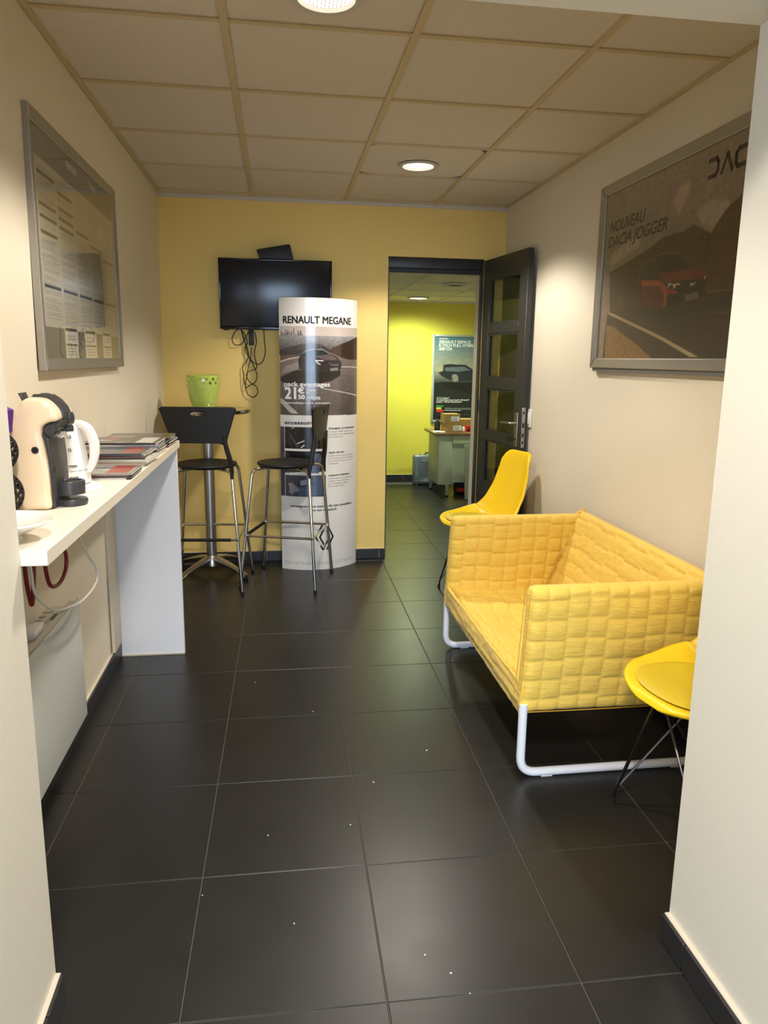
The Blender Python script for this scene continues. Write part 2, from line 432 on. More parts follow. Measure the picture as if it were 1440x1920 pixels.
def tile_ceiling(name, xs, ys, z, lights, bar_m, tile_m, zs, trim=0.02):
    ce = boxes(name, [((xs[0], ys[0], z+zs), (xs[-1], ys[-1], z+zs+0.1))], tile_m)
    bw = 0.012
    for i in range(len(xs)-1):
        for j in range(len(ys)-1):
            x0 = xs[i]+(trim if i == 0 else bw)-0.002; x1 = xs[i+1]-(trim if i == len(xs)-2 else bw)+0.002
            y0 = ys[j]+(trim if j == 0 else bw)-0.002; y1 = ys[j+1]-(trim if j == len(ys)-2 else bw)+0.002
            hit = [l for l in lights if x0 < l[0] < x1 and y0 < l[1] < y1]
            if hit: hole_tile('ceiling_tile', (x0+x1)/2, (y0+y1)/2, (x1-x0)/2, (y1-y0)/2, z+0.0065, hit[0], 0.088, ce, tile_m)
            else: box('ceiling_tile', (x0, y0, z+0.0065), (x1, y1, z+0.0185), tile_m, ce)
    for x in xs[1:-1]: box('grid_bar', (x-bw, ys[0], z), (x+bw, ys[-1], z+0.006), bar_m, ce)
    for y in ys[1:-1]:
        for i in range(len(xs)-1):
            box('grid_bar', (xs[i]+(bw if i else 0), y-bw, z+0.0004), (xs[i+1]-(bw if i < len(xs)-2 else 0), y+bw, z+0.0063), bar_m, ce)
    for lo, hi in (((xs[0], ys[0]), (xs[0]+trim, ys[-1])), ((xs[-1]-trim, ys[0]), (xs[-1], ys[-1])), ((xs[0]+trim, ys[-1]-trim), (xs[-1]-trim, ys[-1]))):
        box('edge_trim', (lo[0], lo[1], z-0.0015), (hi[0], hi[1], z+0.006), bar_m, ce)
    return ce
cx0 = -0.751
tile_ceiling('ceiling', [XL, cx0+0.6, cx0+1.2, cx0+1.8, XR], [JY, 1.934, 2.534, 3.134, 3.734, 4.334, 4.934, YB], ZC,
             [(0.755, 4.10), (0.151, 2.33)], M['cbar'], M['ctile'], 0.12)
tile_ceiling('ceiling.001', [-0.2, 0.556, 1.156, 1.756, 2.356, 2.956, OX1], [5.26, 5.70, 6.30, 6.90, 7.50, 8.10, OY], OZ,
             [(1.455, 7.74)], M['ctile'], M['ctile'], 0.12)
struct(box('trim_ceiling_back', (XL, YB-0.008, ZC-0.022), (XR, YB, ZC-0.0015), M['ctrim']))

# plinth tiles: each piece its own, white joints between
def plinth(name, pts, cuts, th=0.018, h=0.07):
    """pts: wall run (p0,p1) and inward normal; cuts: distances of the joints"""
    p0, p1, nrm = [Vector((*p, 0)) for p in pts]
    d = (p1-p0); L = d.length; d.normalize()
    root = None; cs = [0]+[c for c in cuts if 0 < c < L]+[L]
    R4 = Matrix(((d.x, nrm.x, 0, p0.x), (d.y, nrm.y, 0, p0.y), (0, 0, 1, 0), (0, 0, 0, 1)))
    root = box(name, (0.0, 0, 0), (L, th*0.55, h-0.004), M['caulk'], M4=R4); struct(root)
    for a, b in zip(cs[:-1], cs[1:]):
        box('plinth_tile', (a+0.0015, 0.0005, 0.001), (b-0.0015, th, h), M['plinth'], root, 0.0012, 1, M4=R4)
    bm = bmesh.new(); add_box(bm, (0, 0, h), (L, th*0.6, h+0.002), 0, 1, R4); obj('caulk_line', bm, M['caulk'], root, smooth=False)
    return root
plinth('baseboard_left', ((XLB, JY+0.02), (XLB, 3.43), (1, 0)), [1.65-JY-.02, 2.10-JY-.02, 2.55-JY-.02, 3.0-JY-.02])
plinth('baseboard_left.001', ((XLB, 3.47), (XLB, YB-0.02), (1, 0)), [.2, .65, 1.10, 1.55])
plinth('baseboard_back', ((XL, YB), (0.741, YB), (0, -1)), [0.19, 0.64, 1.09, 1.44])
plinth('baseboard_right', ((XR, YB), (XR, JY+0.02), (-1, 0)), [0.45*k for k in range(1, 9)])
plinth('baseboard_front', ((JR, 1.02), (JR, JY+0.0), (-1, 0)), [0.339-0.0, ], 0.021)
plinth('baseboard_front.001', ((JL, 1.02), (JL, JY+0.0), (1, 0)), [0.33], 0.018)
plinth('baseboard_far', ((OX0, OY), (OX1, OY), (0, -1)), [0.45*k+0.33 for k in range(0, 12)], h=0.085)
struct(box('baseboard_door', (0.741, YB, 0), (0.7425, YB+0.07, 0.07), M['plinth']))

# door frame and leaf
df = struct(box('trim_door', (0.741, 5.066, 2.018), (1.405, 5.118, 2.087), M['doorframe'], bev=0.002))
box('frame_post', (0.741, 5.066, 0), (0.750, 5.118, 2.018), M['doorframe'], df)
box('frame_post', (1.392, 5.066, 0), (1.405, 5.118, 2.018), M['doorframe'], df)
box('stop_strip', (0.741, 5.118, 1.99), (1.405, 5.130, 2.087), M['doorframe'], df)
struct(box('trim_door.001', (1.4035, 5.119, 0), (1.405, 5.24, 2.087), M['cream']))

H0 = Vector((1.402, 5.045, 0)); H1 = Vector((1.490, 4.385, 0))
du = (H1-H0).normalized(); dn = Vector((du.y, -du.x, 0))          # dn towards the room (-x)
if dn.x > 0: dn = -dn
LW = (H1-H0).length
DM = Matrix(((du.x, dn.x, 0, H0.x), (du.y, dn.y, 0, H0.y), (0, 0, 1, 0), (0, 0, 0, 1)))
PANES = [(1.945, 1.652), (1.588, 1.294), (1.224, 0.934), (0.872, 0.575)]
door = thing('door', 'open anthracite door leaf with four glass panes standing against the right wall', 'door', H0)
DI = Matrix.Translation(-H0) @ DM
def dbox(name, a, b, m, parent, bev=0.003, seg=2): return box(name, a, b, m, parent, bev, seg, M4=DI)
T0, T1 = -0.036, 0.0
sl, sr = 0.105, LW-0.10
bm = bmesh.new()
add_box(bm, (0, T0, 0.008), (sl, T1, 2.075), 0.002, 1, DI); obj('stile', bm, M['doorpaint'], door)
bm = bmesh.new()
add_box(bm, (sr, T0, 0.008), (LW, T1, 2.075), 0.002, 1, DI); obj('stile', bm, M['doorpaint'], door)
edges = [2.075]+[v for p in PANES for v in p]+[0.008]
for k in range(0, len(edges), 2):
    dbox('rail', (sl, T0, edges[k+1]), (sr, T1, edges[k]), M['doorpaint'], door, 0.0015, 1)
for zt, zb in PANES:
    dbox('glass_pane', (sl-0.0, -0.021, zb), (sr, -0.015, zt), M['doorglass'], door, 0)
    bm = bmesh.new()
    for (a, b) in (((sl, -0.034, zb), (sl+0.012, -0.004, zt)), ((sr-0.012, -0.034, zb), (sr, -0.004, zt)),
                   ((sl, -0.034, zb), (sr, -0.004, zb+0.012)), ((sl, -0.034, zt-0.012), (sr, -0.004, zt))):
        add_box(bm, (a[0], -0.013, a[2]), (b[0], -0.004, b[2]), 0, 1, DI)
    obj('glazing_bead', bm, M['doorpaint'], door, smooth=False)
hp = dbox('handle_plate', (LW-0.072, 0.0, 0.875), (LW-0.030, 0.009, 1.095), M['alu'], door, 0.004, 3); hp['label'] = 'brushed metal handle plate'
bm = bmesh.new()
add_tube(bm, [DI @ Vector(p) for p in roundpath([(LW-0.051, 0.006, 1.025), (LW-0.051, 0.052, 1.025), (LW-0.165, 0.056, 1.022)], 0.02)], 0.0095, 12)
obj('lever_handle', bm, M['alu'], hp)
bm = bmesh.new(); add_tube(bm, [DI @ Vector(p) for p in ((LW-0.051, 0.006, 0.925), (LW-0.051, 0.012, 0.925))], 0.010, 12); obj('key_cylinder', bm, M['darksteel'], hp)
lp = dbox('lock_plate', (LW-0.0005, -0.029, 0.875), (LW+0.0025, -0.006, 1.125), M['alu'], door, 0.001, 1); lp['label'] = 'metal lock faceplate'
bm = bmesh.new()
for za, zb in ((0.90, 0.915), (0.94, 0.965), (1.00, 1.03), (1.085, 1.10)): add_box(bm, (LW+0.002, -0.023, za), (LW+0.004, -0.012, zb), 0, 1, DI)
obj('lock_slot', bm, M['blackpl'], lp, smooth=False)
for z in (0.25, 1.05, 1.80):
    bm = bmesh.new(); add_tube(bm, [DI @ Vector((-0.008, -0.004, z)), DI @ Vector((-0.008, -0.004, z+0.09))], 0.006, 10); obj('hinge', bm, M['darksteel'], door)
# added dark sheet on the wall, giving the dark tone behind the open door
o = box('dark_tone_sheet', (XR-0.012, 4.50, 0.02), (XR-0.001, 5.045, 2.06), M['darksheet'], bev=0.002)
tag(o, 'added dark grey sheet making the dark tone behind the glass of the open door', 'panel')

# downlights
def downlight(x, y, z, label, group, glow, lit=True, r=0.088):
    t = thing('downlight', label, 'ceiling light', (x, y, z), 0, group)
    lathe('trim_ring', [(r-0.004, 0.010), (r-0.004, -0.004), (r, -0.006), (r+0.018, -0.004), (r+0.020, 0.0), (r+0.020, 0.0012)], M['ctrim'] if lit else M['vent'], t, seg=48, cap0=False, cap1=False)
    lathe('reflector', [(r-0.005, 0.009), (r-0.010, 0.030), (r-0.020, 0.055)], M['reflector'], t, seg=48, cap0=False, cap1=False)
    if lit:
        g = lathe('lamp_glass', [(0.001, 0.0085), (r-0.03, 0.0082), (r-0.006, 0.0078)], glow, t, seg=48, cap0=False, cap1=False); g['label'] = 'lit frosted glass'
        bm = bmesh.new()
        for k in range(-6, 7):
            xx = k*0.0115; L2 = math.sqrt(max(0, (r-0.012)**2-xx**2)); add_box(bm, (xx-0.0012, -L2, 0.0045), (xx+0.0012, L2, 0.006))
        obj('glass_rib', bm, M['whitepl'], t, smooth=False)
        lathe('housing', [(r-0.004, 0.10), (r-0.004, 0.0105)], M['reflector'], t, seg=32, cap0=True, cap1=False)
    return t
downlight(0.755, 4.10, ZC, 'lit round recessed ceiling lamp near the television and the door', 'recessed lamps of the waiting room ceiling', M['lampglow'])
downlight(0.151, 2.33, ZC, 'lit round recessed ceiling lamp cut off by the top edge of the photo', 'recessed lamps of the waiting room ceiling', M['lampglow'])
downlight(1.455, 7.74, OZ, 'bright round recessed lamp in the office ceiling beyond the doorway', None, M['lampglow_office'], r=0.095)
t = thing('ceiling_vent', 'round grey air vent in the office ceiling beyond the doorway', 'vent', (1.485, 6.27, OZ))
lathe('vent_ring', [(0.075, 0.0), (0.078, -0.010), (0.098, -0.008), (0.102, -0.001), (0.102, 0.001)], M['ctrim'], t, seg=40, cap0=False, cap1=False)
lathe('vent_disc', [(0.001, -0.016), (0.06, -0.014), (0.068, -0.008), (0.062, -0.003)], M['vent'], t, seg=40, cap0=False)
# ================================================================ sofa
def quilt_slab(name, P0, U, V, N, wd, ht, t, m, parent, rc=0.02, cell=0.07, puff=0.0065, step=0.0048, warp=None, re=None, seed=0, off=0.0, wrink=0.0020, wdir=(1.0, 3.5)):
    P0, U, V, N = Vector(P0), Vector(U).normalized(), Vector(V).normalized(), Vector(N).normalized()
    re = re or t/2
    def samples(L):
        a = [re*(1-math.cos(k/5*PI/2)) for k in range(5)]
        n = max(2, int((L-2*re)/step)); mid = [re+(L-2*re)*k/n for k in range(n+1)]
        return a+mid+[L-x for x in a[::-1]]
    A, B = samples(wd), samples(ht); na, nb = len(A), len(B)
    def outline(a, b):
        ca = min(a, wd-a); cb = min(b, ht-b)
        if ca < rc and cb < rc:
            x, y = 1-ca/rc, 1-cb/rc; x2, y2 = x*math.sqrt(1-y*y/2), y*math.sqrt(1-x*x/2)
            ca2, cb2 = rc*(1-x2), rc*(1-y2)
            a = ca2 if a < wd/2 else wd-ca2; b = cb2 if b < ht/2 else ht-cb2
        return a, b
    verts = []; idx = {}
    for side in (1, -1):
        for i, a in enumerate(A):
            for j, b in enumerate(B):
                edge = i in (0, na-1) or j in (0, nb-1)
                if edge and side == -1: idx[(side, i, j)] = idx[(1, i, j)]; continue
                da = min(a, wd-a)/re; db = min(b, ht-b)/re
                pa = math.sqrt(max(0, 1-(1-min(1, da))**2)); pb = math.sqrt(max(0, 1-(1-min(1, db))**2))
                d = t/2*min(pa, pb) if not edge else 0
                col = math.floor(a/cell); bo = b+(0.010 if (col+seed) % 4 in (1, 2) else 0.0)+off
                bo += 0.0035*noise.noise((a*6, b*6, seed)); am = a+0.003*noise.noise((a*7, b*8, seed+4.0))
                ga = abs((am/cell+0.5) % 1-0.5)*cell; gb = abs((bo/cell+0.5) % 1-0.5)*cell
                q = puff*((1-math.exp(-(ga/0.0055)**1.3))*(1-math.exp(-(gb/0.0055)**1.3))-1)+0.0025*math.sin(PI*am/cell)**2*math.sin(PI*bo/cell)**2
                wv = wrink*(noise.noise((a*wdir[0]*7+seed*9, b*wdir[1]*9, seed*3.1+side))+0.6*noise.noise((a*wdir[0]*12, b*wdir[1]*26, seed*5.7)))
                bulk = 0.006*noise.noise((a*4+seed, b*4, 7.7*side))
                aa, bb = outline(a, b)
                z = side*(d+(q+wv+bulk)*min(pa, pb)) if not edge else 0.0
                idx[(side, i, j)] = len(verts)
                p = P0+U*aa+V*bb+N*z
                verts.append(warp(p, aa/wd, bb/ht, side) if warp else p)
    faces = []
    for side in (1, -1):
        for i in range(na-1):
            for j in range(nb-1):
                f = (idx[(side, i, j)], idx[(side, i+1, j)], idx[(side, i+1, j+1)], idx[(side, i, j+1)])
                faces.append(f if side == 1 else f[::-1])
    return mesh(name, verts, faces, m, parent, ang=80)

sofa = thing('sofa', 'small yellow quilted two-seat sofa on white tubular sled legs', 'sofa', (1.15, 2.78, 0))
SI = Matrix.Translation((-1.15, -2.78, 0))
def SP(p): return Vector(p)-Vector((1.15, 2.78, 0))
def armwarp(sgn):
    def f(p, u, v, side):
        return Vector((p.x+0.022*(v)-0.0, p.y+sgn*0.006*math.sin(PI*v), p.z))
    return f
for nm, y, sg, sd in (('armrest', 2.224, -1, 1), ('armrest', 3.328, 1, 2)):
    quilt_slab(nm, SP((0.788, y, 0.232)), (1, 0, 0), (0, 0, 1), (0, -1, 0), 0.675, 0.447, 0.066, M['sofa'], sofa, rc=0.03, warp=armwarp(sg), seed=sd, off=0.01)
# leaning backrest
a0 = Vector((1.315, 2.20, 0.27)); a1 = Vector((1.478, 2.20, 0.692)); bv = (a1-a0); bl = bv.length; bv.normalize()
bn = Vector((-bv.z, 0, bv.x))
quilt_slab('backrest', SP(a0), (0, 1, 0), bv, bn, 1.155, bl, 0.062, M['sofa'], sofa, rc=0.03, seed=3, wrink=0.003)
def seatwarp(p, u, v, side):
    # u along the sofa, v from the front edge to the back: sags like a sling, more on top
    s = math.sin(PI*u)**0.8*math.sin(PI*min(1, max(0, v*1.0)))**0.7
    z = p.z-(0.052*s if side > 0 else 0.02*s)-0.02*v
    x = p.x+(0.018 if (side > 0 and v < 0.06) else 0.0)
    z -= 0.008*math.sin(PI*u)*(1 if v < 0.1 else 0)
    return Vector((x, p.y, z))
quilt_slab('seat', SP((0.797, 2.235, 0.282)), (0, 1, 0), (1, 0, 0), (0, 0, 1), 1.085, 0.56, 0.098, M['sofaseat'], sofa, rc=0.012, re=0.022, warp=seatwarp, seed=5, cell=0.085, puff=0.005, wrink=0.010, wdir=(2.0, 1.0))
# gathered front valance
def front_valance():
    verts = []; faces = []; n = 150; k = 14
    for i in range(n+1):
        y = 2.20+1.15*i/n
        for j in range(k+1):
            t = j/k; z = 0.338-t*0.108-0.010*math.sin(PI*i/n)*(1-t)
            x = 0.785+0.010*t-0.014*(1-t)**3*-1+0.006*noise.noise((y*4, z*110, 2))+0.008*noise.noise((y*2.2, z*42, 5))+0.003*noise.noise((y*30, z*30, 8))
            verts.append(SP((x, y, z)))
    for i in range(n):
        for j in range(k):
            a = i*(k+1)+j; faces.append((a, a+1, a+k+2, a+k+1))
    o = mesh('front_valance', verts, faces, M['sofaseat'], sofa, ang=80)
    md = o.modifiers.new('thickness', 'SOLIDIFY'); md.thickness = 0.008; md.offset = -1
front_valance()
# piping seams
for y in (2.198, 2.251):
    pts = [SP((0.79+0.022*t, y, 0.236+0.435*t)) for t in [k/12 for k in range(13)]]
    tube('seam', [Vector((p.x-0.0, p.y, p.z)) for p in pts], 0.0014, M['stitch'], sofa, 6)
tube('seam', [SP((0.795+0.62*k/20, 2.1925-0.004*math.sin(PI*k/20), 0.241)) for k in range(21)], 0.0018, M['stitch'], sofa, 6)
pts = [SP((a0.x-0.028+(a1.x-a0.x)*k/10, 3.293, 0.33+0.345*k/10)) for k in range(11)]
tube('seam', pts, 0.003, M['stitch'], sofa, 6)
pts = smoothpath([SP(p) for p in ((1.435, 3.30, 0.688), (1.452, 3.305, 0.706), (1.475, 3.31, 0.702), (1.462, 3.30, 0.69), (1.438, 3.295, 0.692))], 5)
tube('seam', pts, 0.0035, M['sofa'], sofa, 6)
for y in (2.195, 3.342):
    p = roundpath([SP((0.805, y, 0.27)), SP((0.805, y, 0.0155)), SP((1.47, y, 0.0155)), SP((1.47, y, 0.27))], 0.06, 8)
    l = tube('sled_leg', p, 0.0150, M['whitemetal'], sofa, 14)
    for x in (0.90, 1.38):
        box('floor_glide', SP((x-0.02, y-0.009, 0.0)), SP((x+0.02, y+0.009, 0.004)), M['whitepl'], l)
for z in (0.262,):
    tube('rail', [SP((0.82, 2.195, z)), SP((0.82, 3.342, z))], 0.012, M['whitemetal'], sofa, 10)
    tube('rail', [SP((1.35, 2.195, z)), SP((1.35, 3.342, z))], 0.012, M['whitemetal'], sofa, 10)

# ================================================================ shell chairs
def shell_chair(label, loc, rz):
    t = thing('shell_chair', label, 'chair', loc, rz, 'yellow shell chairs')
    prof = smoothpath([(0.222, 0, 0.450), (0.207, 0, 0.466), (0.165, 0, 0.465), (0.06, 0, 0.446), (-0.06, 0, 0.440), (-0.135, 0, 0.458), (-0.18, 0, 0.51), (-0.215, 0, 0.60), (-0.243, 0, 0.71), (-0.262, 0, 0.81), (-0.273, 0, 0.858), (-0.286, 0, 0.870)], 5)
    n = len(prof); ns = 28
    def wid(u):
        K = [(0, .035), (.012, .085), (.03, .125), (.06, .165), (.10, .198), (.14, .218), (.2, .230), (.33, .236), (.42, .226), (.5, .205), (.62, .182), (.78, .160), (.90, .143), (.955, .128), (.98, .112), (1, .075)]
        for (a, b), (c, d) in zip(K[:-1], K[1:]):
            if u <= c:
                q = (u-a)/(c-a); q = q*q*(3-2*q) if a > 0.2 else q
                return b+(d-b)*q
        return K[-1][1]
    # arc-length parameter
    ds = [0]
    for i in range(1, n): ds.append(ds[-1]+(prof[i]-prof[i-1]).length)
    verts = []
    for i in range(n):
        u = ds[i]/ds[-1]
        T = (prof[min(i+1, n-1)]-prof[max(i-1, 0)]).normalized(); Nn = Vector((T.z, 0, -T.x))
        if Nn.z < 0 and u < .45: Nn = -Nn
        if u >= .45 and Nn.x < 0: Nn = -Nn
        cup = 0.050*math.exp(-((u-.42)/.22)**2)+0.026
        cup *= min(1, u/0.14)*min(1, (1-u)/0.08)
        for k in range(ns+1):
            s = -1+2*k/ns; a = abs(s)
            c = cup*(min(a, .93)/.93)**3
            if a > .93: c -= 0.010*((a-.93)/.07)
            verts.append(prof[i]+Vector((0, s*(wid(u)), 0))+Nn*c)
    faces = [(i*(ns+1)+k, i*(ns+1)+k+1, (i+1)*(ns+1)+k+1, (i+1)*(ns+1)+k) for i in range(n-1) for k in range(ns)]
    o = mesh('seat_shell', verts, faces, M['chair'], t, ang=80)
    md = o.modifiers.new('thickness', 'SOLIDIFY'); md.thickness = 0.007; md.offset = 0
    s2 = o.modifiers.new('smooth', 'SUBSURF'); s2.levels = 1; s2.render_levels = 1
    # pad
    bm = bmesh.new(); rings = []
    R_, S_ = 9, 40
    for sgn in (1, -1):
        rr = []
        for i in range(R_+1):
            f = i/R_; row = []
            for k in range(S_):
                a = 2*PI*k/S_; ex = math.copysign(abs(math.cos(a))**0.85, math.cos(a)); ey = math.copysign(abs(math.sin(a))**0.85, math.sin(a))
                x = 0.040+0.160*f*ex; y = 0.178*f*ey
                base = 0.449+0.10*max(0, x-0.06)+0.34*max(0, -x-0.02)**1.5+0.75*abs(y)**2.2
                z = base+0.014+sgn*0.016*math.sqrt(max(0, 1-f**4))
                row.append(bm.verts.new((x, y, z)))
            rr.append(row)
        for i in range(R_):
            for k in range(S_):
                q = (k+1) % S_; bm.faces.new((rr[i][k], rr[i][q], rr[i+1][q], rr[i+1][k]))
    bmesh.ops.remove_doubles(bm, verts=bm.verts, dist=0.0006)
    p = obj('seat_pad', bm, M['pad'], t); p['label'] = 'darker yellow padded seat cushion'
    FT = [(0.15, 0.195), (0.15, -0.195), (-0.215, 0.20), (-0.215, -0.20)]
    TP = [(0.085, 0.10), (0.085, -0.10), (-0.095, 0.10), (-0.095, -0.10)]
    for i, (fx, fy) in enumerate(FT):
        bm = bmesh.new(); kn = Vector((fx, fy, 0.045)); d = Vector((fx, fy, 0)).normalized()*0.006
        add_tube(bm, roundpath([Vector((fx, fy, 0.006))+d, kn, Vector((TP[i][0], TP[i][1], 0.425))], 0.012, 4), 0.0055, 8)
        j = i ^ 1
        if i % 2 == 0: add_tube(bm, [kn+Vector((0, 0, 0.01)), Vector((TP[j][0], TP[j][1], 0.42))], 0.004, 8)
        j = i ^ 2; add_tube(bm, [kn+Vector((0, 0, 0.005)), Vector((TP[j][0], TP[j][1], 0.40))], 0.004, 8)
        lg = obj('wire_leg', bm, M['darksteel'], t)
        bm = bmesh.new(); add_tube(bm, [Vector((fx, fy, 0.0))+d, Vector((fx, fy, 0.022))+d*0.4], 0.008, 10); obj('foot_cap', bm, M['rubber'], lg)
    bm = bmesh.new()
    for a, b in ((0, 1), (1, 3), (3, 2), (2, 0)): add_tube(bm, [Vector((*TP[a], 0.424)), Vector((*TP[b], 0.424))], 0.005, 8)
    obj('seat_ring', bm, M['darksteel'], t)
    return t
shell_chair('yellow shell chair behind the sofa, its back against the open door', (1.19, 4.17, 0), math.radians(198))
shell_chair('yellow shell chair in the right foreground, half hidden by the near wall', (1.250, 1.850, 0), math.radians(192))

# ================================================================ bar stools
def bar_stool(label, loc, rz, sleeve):
    t = thing('bar_stool', label, 'stool', loc, rz, 'black bar stools with chrome legs')
    # local +x is the front
    seat = []
    bm = bmesh.new()
    prof = [(0.001, 0.742), (0.10, 0.742), (0.155, 0.746), (0.174, 0.754), (0.180, 0.764), (0.177, 0.772), (0.162, 0.775), (0.12, 0.770), (0.06, 0.767), (0.001, 0.766)]
    add_lathe(bm, prof, (0.0, 0, 0), 48, False, False, 1.0, 1.02); bmesh.ops.remove_doubles(bm, verts=bm.verts, dist=0.002)
    obj('seat', bm, M['blackpl'], t)
    F = [(0.235, 0.235), (0.235, -0.235), (-0.24, 0.232), (-0.24, -0.232)]
    K = [(0.165, 0.165), (0.165, -0.165), (-0.19, 0.178), (-0.19, -0.178)]
    for i in range(4):
        fx, fy = F[i]; kx, ky = K[i]
        pts = roundpath([Vector((fx, fy, 0.008)), Vector((kx, ky, 0.742)), Vector((kx*0.35, ky*0.35, 0.746))], 0.045, 6)
        lg = tube('leg', pts, 0.0098, M['chrome'], t, 12)
        d = (Vector((kx, ky, 0.742))-Vector((fx, fy, 0.0))).normalized()
        bm = bmesh.new(); add_tube(bm, [Vector((fx, fy, 0.0)), Vector((fx, fy, 0))+d*0.02], 0.0108, 12); obj('foot_cap', bm, M['rubber'], lg)
    def at(i, z):
        q = z/0.742; return Vector((F[i][0]*(1-q)+K[i][0]*q, F[i][1]*(1-q)+K[i][1]*q, z))
    z1, z2 = 0.335, 0.335
    for a, b, nm in ((0, 1, 'front'), (2, 3, 'rear'), (0, 2, 'side'), (1, 3, 'side')):
        pa, pb = at(a, z1), at(b, z1); d = (pb-pa).normalized()
        fr = tube('foot_rail', [pa-d*0.012, pb+d*0.012], 0.0075, M['chrome'], t, 10)
        if nm in sleeve: 
            s = tube('rail_sleeve', [pa+d*0.04, pb-d*0.04], 0.0098, M['rubber'], fr, 10); s['label'] = 'black rubber sleeve'
    # backrest: a curved trapezoid with a grip hole and two stems down to the legs
    W0, W1, z0, z1b = 0.222, 0.150, 1.125, 0.895
    def bp(y, z, off):
        lean = -0.205-0.03*(z-0.76)/0.36; curve = 0.10*y*y*4*0.6
        return Vector((lean+curve+off, y, z))
    bm = bmesh.new(); NY, NZ = 40, 22
    def halfw(z): 
        q = (z-z1b)/(z0-z1b); return W1+(W0-W1)*q**1.0
    vf = {}
    for i in range(NY+1):
        for j in range(NZ+1):
            z = z1b+(z0-z1b)*j/NZ; s = -1+2*i/NY; y = s*halfw(z)
            zz = z
            if j <= 4: zz = z+(0.020*(1-abs(s)**8)*(4-j)/4)       # arched lower edge
            cr = max(0, abs(s)-0.90)/0.10; top = max(0, j-(NZ-2))/2
            zz -= 0.012*cr*cr*top
            vf[i, j] = bm.verts.new(bp(y, zz, 0))
    for i in range(NY):
        for j in range(NZ):
            s = -1+2*(i+.5)/NY; z = z1b+(z0-z1b)*(j+.5)/NZ; y = s*halfw(z)
            if (y/0.042)**2+((z-1.085)/0.0125)**2 < 1: continue
            bm.faces.new((vf[i, j], vf[i+1, j], vf[i+1, j+1], vf[i, j+1]))
    # pull the hole rim onto its oval
    for v in bm.verts:
        if v.is_boundary and abs(v.co.z-1.085) < 0.03 and abs(v.co.y) < 0.06:
            q = math.atan2((v.co.z-1.085)/0.0125, v.co.y/0.042); v.co.y = 0.044*math.cos(q); v.co.z = 1.085+0.0125*math.sin(q)
    loose = [v for v in bm.verts if not v.link_faces]
    bmesh.ops.delete(bm, geom=loose, context='VERTS')
    o = obj('backrest', bm, M['blackpl'], t, ang=60)
    md = o.modifiers.new('thickness', 'SOLIDIFY'); md.thickness = 0.009; md.offset = 0
    for s in (1, -1):
        pts = smoothpath([bp(s*0.150, 0.96, -0.006), bp(s*0.153, 0.90, -0.005), Vector((-0.206, s*0.172, 0.82)), Vector((-0.194, s*0.180, 0.745)), Vector((-0.196, s*0.181, 0.70))], 6)
        bm = bmesh.new(); add_tube(bm, pts, lambda q: 0.010+0.005*math.sin(PI*min(1, q*1.1)), 12)
        for v in bm.verts: pass
        bk = obj('back_stem', bm, M['blackpl'], t)
    return t
bar_stool('black bar stool with its back to the camera, at the bar table by the counter', (-0.443, 4.548, 0), math.radians(85), ('rear', ))
bar_stool('black bar stool seen from the side, in front of the curved advertising stand', (0.040, 4.560, 0), math.radians(163.5), ('front', ))

# ================================================================ bar table and vase
bt = thing('bar_table', 'round high bar table with steel column and four-star base in the corner', 'table', (-0.452, 4.772, 0))
lathe('tabletop', [(0.001, 1.060), (0.260, 1.060), (0.269, 1.063), (0.273, 1.072), (0.269, 1.083), (0.258, 1.086), (0.001, 1.086)], M['yellow_table'] if 'yellow_table' in M else M['chrome'], bt, seg=64, cap0=False, cap1=False)
lathe('column', [(0.034, 0.10), (0.034, 1.060)], M['alu'], bt, seg=32)
lathe('top_plate', [(0.09, 1.045), (0.09, 1.060)], M['castalu'], bt, seg=32)
lathe('hub', [(0.052, 0.058), (0.050, 0.09), (0.040, 0.118), (0.036, 0.125)], M['castalu'], bt, seg=32)
for k, L2 in zip(range(4), (0.30, 0.30, 0.30, 0.30)):
    a = math.radians(-129+90*k)
    bm = bmesh.new(); secs = []
    for i in range(13):
        q = i/12; r = 0.02+(L2-0.02)*q; zc = 0.098-0.072*q**1.6; hwid = 0.030*(1-q)+0.020*q; hh = 0.024*(1-q)+0.010*q
        row = []
        for j in range(10):
            b = 2*PI*j/10; row.append(bm.verts.new((r, hwid*math.copysign(abs(math.cos(b))**0.7, math.cos(b)), zc+hh*math.copysign(abs(math.sin(b))**0.8, math.sin(b)))))
        secs.append(row)
    for i in range(12):
        for j in range(10): bm.faces.new((secs[i][j], secs[i][(j+1) % 10], secs[i+1][(j+1) % 10], secs[i+1][j]))
    bm.faces.new(secs[0]); bm.faces.new(secs[-1])
    bmesh.ops.rotate(bm, verts=bm.verts, matrix=Matrix.Rotation(a, 3, 'Z'))
    lg = obj('base_leg', bm, M['castalu'], bt)
    lathe('glide', [(0.016, 0.0), (0.017, 0.008), (0.010, 0.012), (0.008, 0.022)], M['rubber'], lg, c=((L2-0.012)*math.cos(a), (L2-0.012)*math.sin(a), 0), seg=16)

